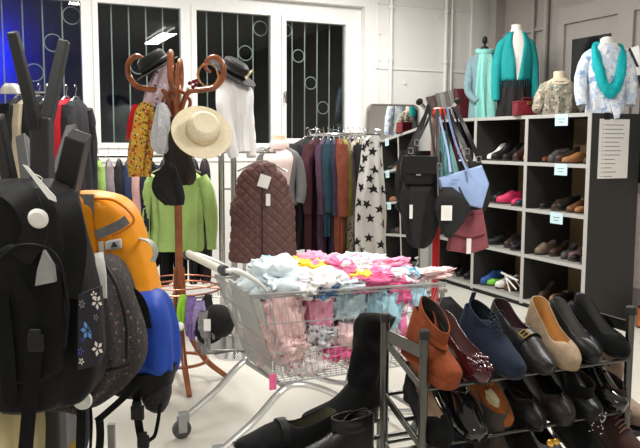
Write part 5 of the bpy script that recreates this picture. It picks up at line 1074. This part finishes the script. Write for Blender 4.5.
for k in range(26):
    t = random.uniform(.72, .93); w_, zt, g_ = interp(STYLES['flat'], t); a = random.uniform(.2*pi, .8*pi); b.ball((cos(a)*w_*.25, t*.25, sole_z(t, .02) + .006 + zt*1.15*(.42 + .58*sin(a))), (.006, .008, .004), 6)
b.build('toe_ornament', PATENT('burgundy_patent', 0), o)
rack_shoe(0, 1.32, 1.275, .25, name='desert_boot', label='navy suede lace-up ankle boot with pull tab on the top rack tier', cat='shoe', style='oxford', hh=.022, upper=SUEDE('navy_suede', (38, 46, 62)), lining=mat('navy_lining', (26, 28, 36), .8), sole=mat('navy_sole', (40, 42, 48), .6), shaft=dict(h=.078, rx=.135, ry0=.46, ry1=.48, slant=.03, tab=True), laces=(mat('navy_lace', (24, 28, 40), .8), .40, .56, 3, .022), wide=1.1, h=1.05)
rack_shoe(0, 1.425, 1.405, .275, name='buckle_loafer', label='black leather loafer with strap and brass buckle beside the beige pump', cat='shoe', style='loafer', hh=.02, upper=LEATHER('charcoal_leather', (38, 36, 37)), lining=mat('wine_lining', (66, 44, 46), .6), strap=(LEATHER('charcoal_leather', 0), .60), buckle=True, h=.95, wide=.95)
rack_shoe(0, 1.515, 1.535, .25, off=.0, name='pump', label='beige suede pump with tan insole on the top rack tier', cat='shoe', style='pump', hh=.028, upper=SUEDE('beige_suede', (164, 142, 118)), lining=TANL, sole=SUEDE('beige_sole', (150, 128, 104)), h=1.1)
rack_shoe(0, 1.615, 1.61, .235, off=.015, name='pump', label='black leather pump between the beige pump and the rightmost suede pump', cat='shoe', style='pump', hh=.022, upper=BLE, lining=mat('grey_lining', (104, 101, 98), .5), h=1.0)
rack_shoe(0, 1.725, 1.71, .24, off=.015, name='pump', label='black suede pump at the right end of the top rack tier', cat='shoe', style='pump', hh=.022, upper=BSU, lining=mat('pewter_lining', (84, 83, 82), .4), h=1.0)
# second tier
rack_shoe(1, 1.085, 1.10, .245, name='pump', label='black suede pump with pale beige lining behind the left rack post, second tier', cat='shoe', style='pump', hh=.035, upper=BSU, lining=mat('beige_lining', (214, 186, 160), .6), h=1.15)
rack_shoe(1, 1.195, 1.20, .255, name='slip_on_shoe', label='shiny black square-toed slip-on below the burgundy patent flat', cat='shoe', style='loafer', hh=.03, upper=PATENT('soft_black_patent', (24, 24, 25)), h=1.1, wide=1.1)
rack_shoe(1, 1.305, 1.31, .25, off=.03, name='slip_on_shoe', label='orange-brown suede slip-on below the navy ankle boot on the second tier', cat='shoe', style='loafer', hh=.03, upper=SUEDE('orange_brown_suede', (158, 92, 48)), lining=mat('pale_grey_lining', (170, 164, 156), .6))
rack_shoe(1, 1.40, 1.40, .26, name='slip_on_shoe', label='dull black slip-on below the buckled loafer on the second tier', cat='shoe', style='flat', hh=.03, upper=BLE, h=1.15)
rack_shoe(1, 1.50, 1.505, .26, name='pump', label='black and brown leather pump below the beige pump on the second tier', cat='shoe', style='pump', hh=.03, upper=LEATHER('brown_black_leather', (44, 34, 33)), lining=mat('black_lining', (22, 20, 20), .6), h=1.2, wide=1.1)
rack_shoe(1, 1.605, 1.61, .27, name='ankle_boot', label='plain black leather ankle boot left of the lace-up shoe on the second tier', cat='shoe', style='boot', hh=.02, upper=BLE, shaft=dict(h=.085, rx=.13), h=.9)
rack_shoe(1, 1.715, 1.70, .27, off=.01, name='lace_up_shoe', label='glossy black lace-up shoe at the right end of the second tier', cat='shoe', style='oxford', hh=.025, upper=PATENT('black_patent', (18, 18, 19)), laces=(mat('black_lace', (14, 14, 15), .7), .38, .58, 4, .02), h=.95)
# third tier
def stand_shoe(x, L, hs, y=1.60, z=.617, yaw=pi, **kw): return make_shoe(P=Vector((x, y + L*.75, z + .03)), yaw=yaw, tilt=SL*.5, L=L, shaft=dict(h=hs, rx=.15, ry0=.42, ry1=.44, slant=.02), style='boot', hh=.03, **kw)
stand_shoe(1.185, .25, .145, name='ankle_boot', label='dark navy ankle boot with pale rim below the shiny square-toed slip-on', cat='shoe', upper=SUEDE('dark_navy_suede', (36, 38, 48)), lining=mat('navy_rim', (70, 74, 90), .7))
stand_shoe(1.29, .24, .155, name='ankle_boot', label='cream shearling-lined ankle boot below the orange-brown slip-on', cat='shoe', upper=SUEDE('grey_brown_suede', (78, 70, 66)), lining=mat('shearling', (214, 200, 160), .95, bump=.6, bscale=120), fill=(mat('shearling', 0), .16))
stand_shoe(1.385, .25, .15, name='fur_boot', label='black fluffy fur boot in the middle of the third tier', cat='shoe', upper=mat('black_fur', (14, 13, 13), 1, bump=1, bscale=160))
rack_shoe(2, 1.49, 1.50, .25, name='pump', label='silver grey pump with gold ornament on the third tier', cat='shoe', style='flat', hh=.03, upper=PATENT('silver_leather', (150, 148, 146)), lining=mat('black_lining', 0))
t = thing('gold_ornament', 'gold bow ornament on the silver grey pump', 'ornament', at(552, 441, 2.0), RZ); MB().ball((0, 0, 0), (.012, .006, .012), 8).ball((.016, 0, .004), (.01, .005, .01), 8).build('bow', mat('gold', (214, 170, 80), .2, 1), t)
stud = stand_shoe(1.60, .25, .19, name='ankle_boot', label='black studded ankle boot standing below the glossy lace-up shoe', cat='shoe', upper=SUEDE('black_suede', 0))
b = MB(); random.seed(8)
for k in range(26):
    a = random.uniform(-.7, .7); zz = random.uniform(.09, .165); b.ball((sin(a)*.0385, .012 + .105 + cos(a)*.058, zz), .0028, 5)
b.build('stud', CHROME, stud)
stand_shoe(1.73, .25, .165, name='ankle_boot', label='dark brown ankle boot with looped brown laces at the right of the third tier', cat='shoe', upper=SUEDE('brown_suede', (64, 46, 42)), laces=(mat('brown_lace', (120, 88, 80), .8), .36, .6, 4, .026))
make_shoe(name='ankle_boot', label='taupe suede ankle boot beyond the right post of the shoe rack', cat='shoe', P=Vector((1.86, 1.90, .665)), yaw=pi, tilt=0, style='boot', L=.25, hh=.03, upper=SUEDE('taupe_suede', (148, 128, 112)), shaft=dict(h=.17, rx=.15, ry0=.45, ry1=.46))
rs = thing('side_shelf', 'small dark board standing right of the shoe rack under the taupe boot', 'shelf', (1.88, 1.83, 0)); MB().box((0, 0, .655), (.2, .34, .018)).build('board', CAPM, rs); MB().box((.0, 0, .32), (.18, .02, .64)).build('upright', CAPM, rs)
# low bench with black boots, left of the rack
bt = .69
lb = thing('boot_bench', 'low tube bench carrying the black boots left of the shoe rack', 'bench', (.87, 1.92, 0))
for y in (-.13, -.02, .10): MB().tube([(-.24, y, bt - .008), (.27, y, bt - .008)], .008, 8).build('bar', RKM, lb)
for x in (-.19, .24):
    for y in (-.13, .10): MB().tube([(x, y, 0), (x, y, bt - .010)], .010, 8).build('leg', RKM, lb)
make_shoe(name='tall_boot', label='tall black suede boot with block heel standing beside the left rack posts', cat='boot', P=Vector((1.115, 2.03, bt)), yaw=pi/2 + .05, tilt=0, style='boot', L=.27, hh=.045, upper=BSU, shaft=dict(h=.275, rx=.15, ry0=.36, ry1=.44, wr=.016, lean=-.045, slant=-.015), wide=1.05)
make_shoe(name='low_boot', label='long black leather shoe with its toe pointing left, farthest left on the bench', cat='shoe', P=Vector((.90, 1.90, bt)), yaw=pi/2 - .02, tilt=0, style='loafer', L=.30, hh=.015, upper=SUEDE('black_worn', (26, 26, 27)), lining=mat('olive_lining', (92, 88, 70), .8), wide=1.05, h=1.1, strap=(BLE, .55))
make_shoe(name='low_boot', label='black low boot with open top nearest the viewer beside the tall boot', cat='shoe', P=Vector((.96, 1.79, bt)), yaw=pi/2 + .12, tilt=0, style='boot', L=.25, hh=.02, upper=BLE, shaft=dict(h=.095, rx=.14, ry0=.46, ry1=.5), h=.9)
P = at(640, 326, 6.35); P.z = 0
make_shoe(name='ankle_boot', label='tan brown shoe on the floor beyond the end panel of the shoe shelf', cat='shoe', P=P + Vector((.12, .1, 0)), yaw=pi*.75, tilt=0, style='boot', L=.28, hh=.03, upper=LEATHER('tan_brown', (170, 104, 62)))
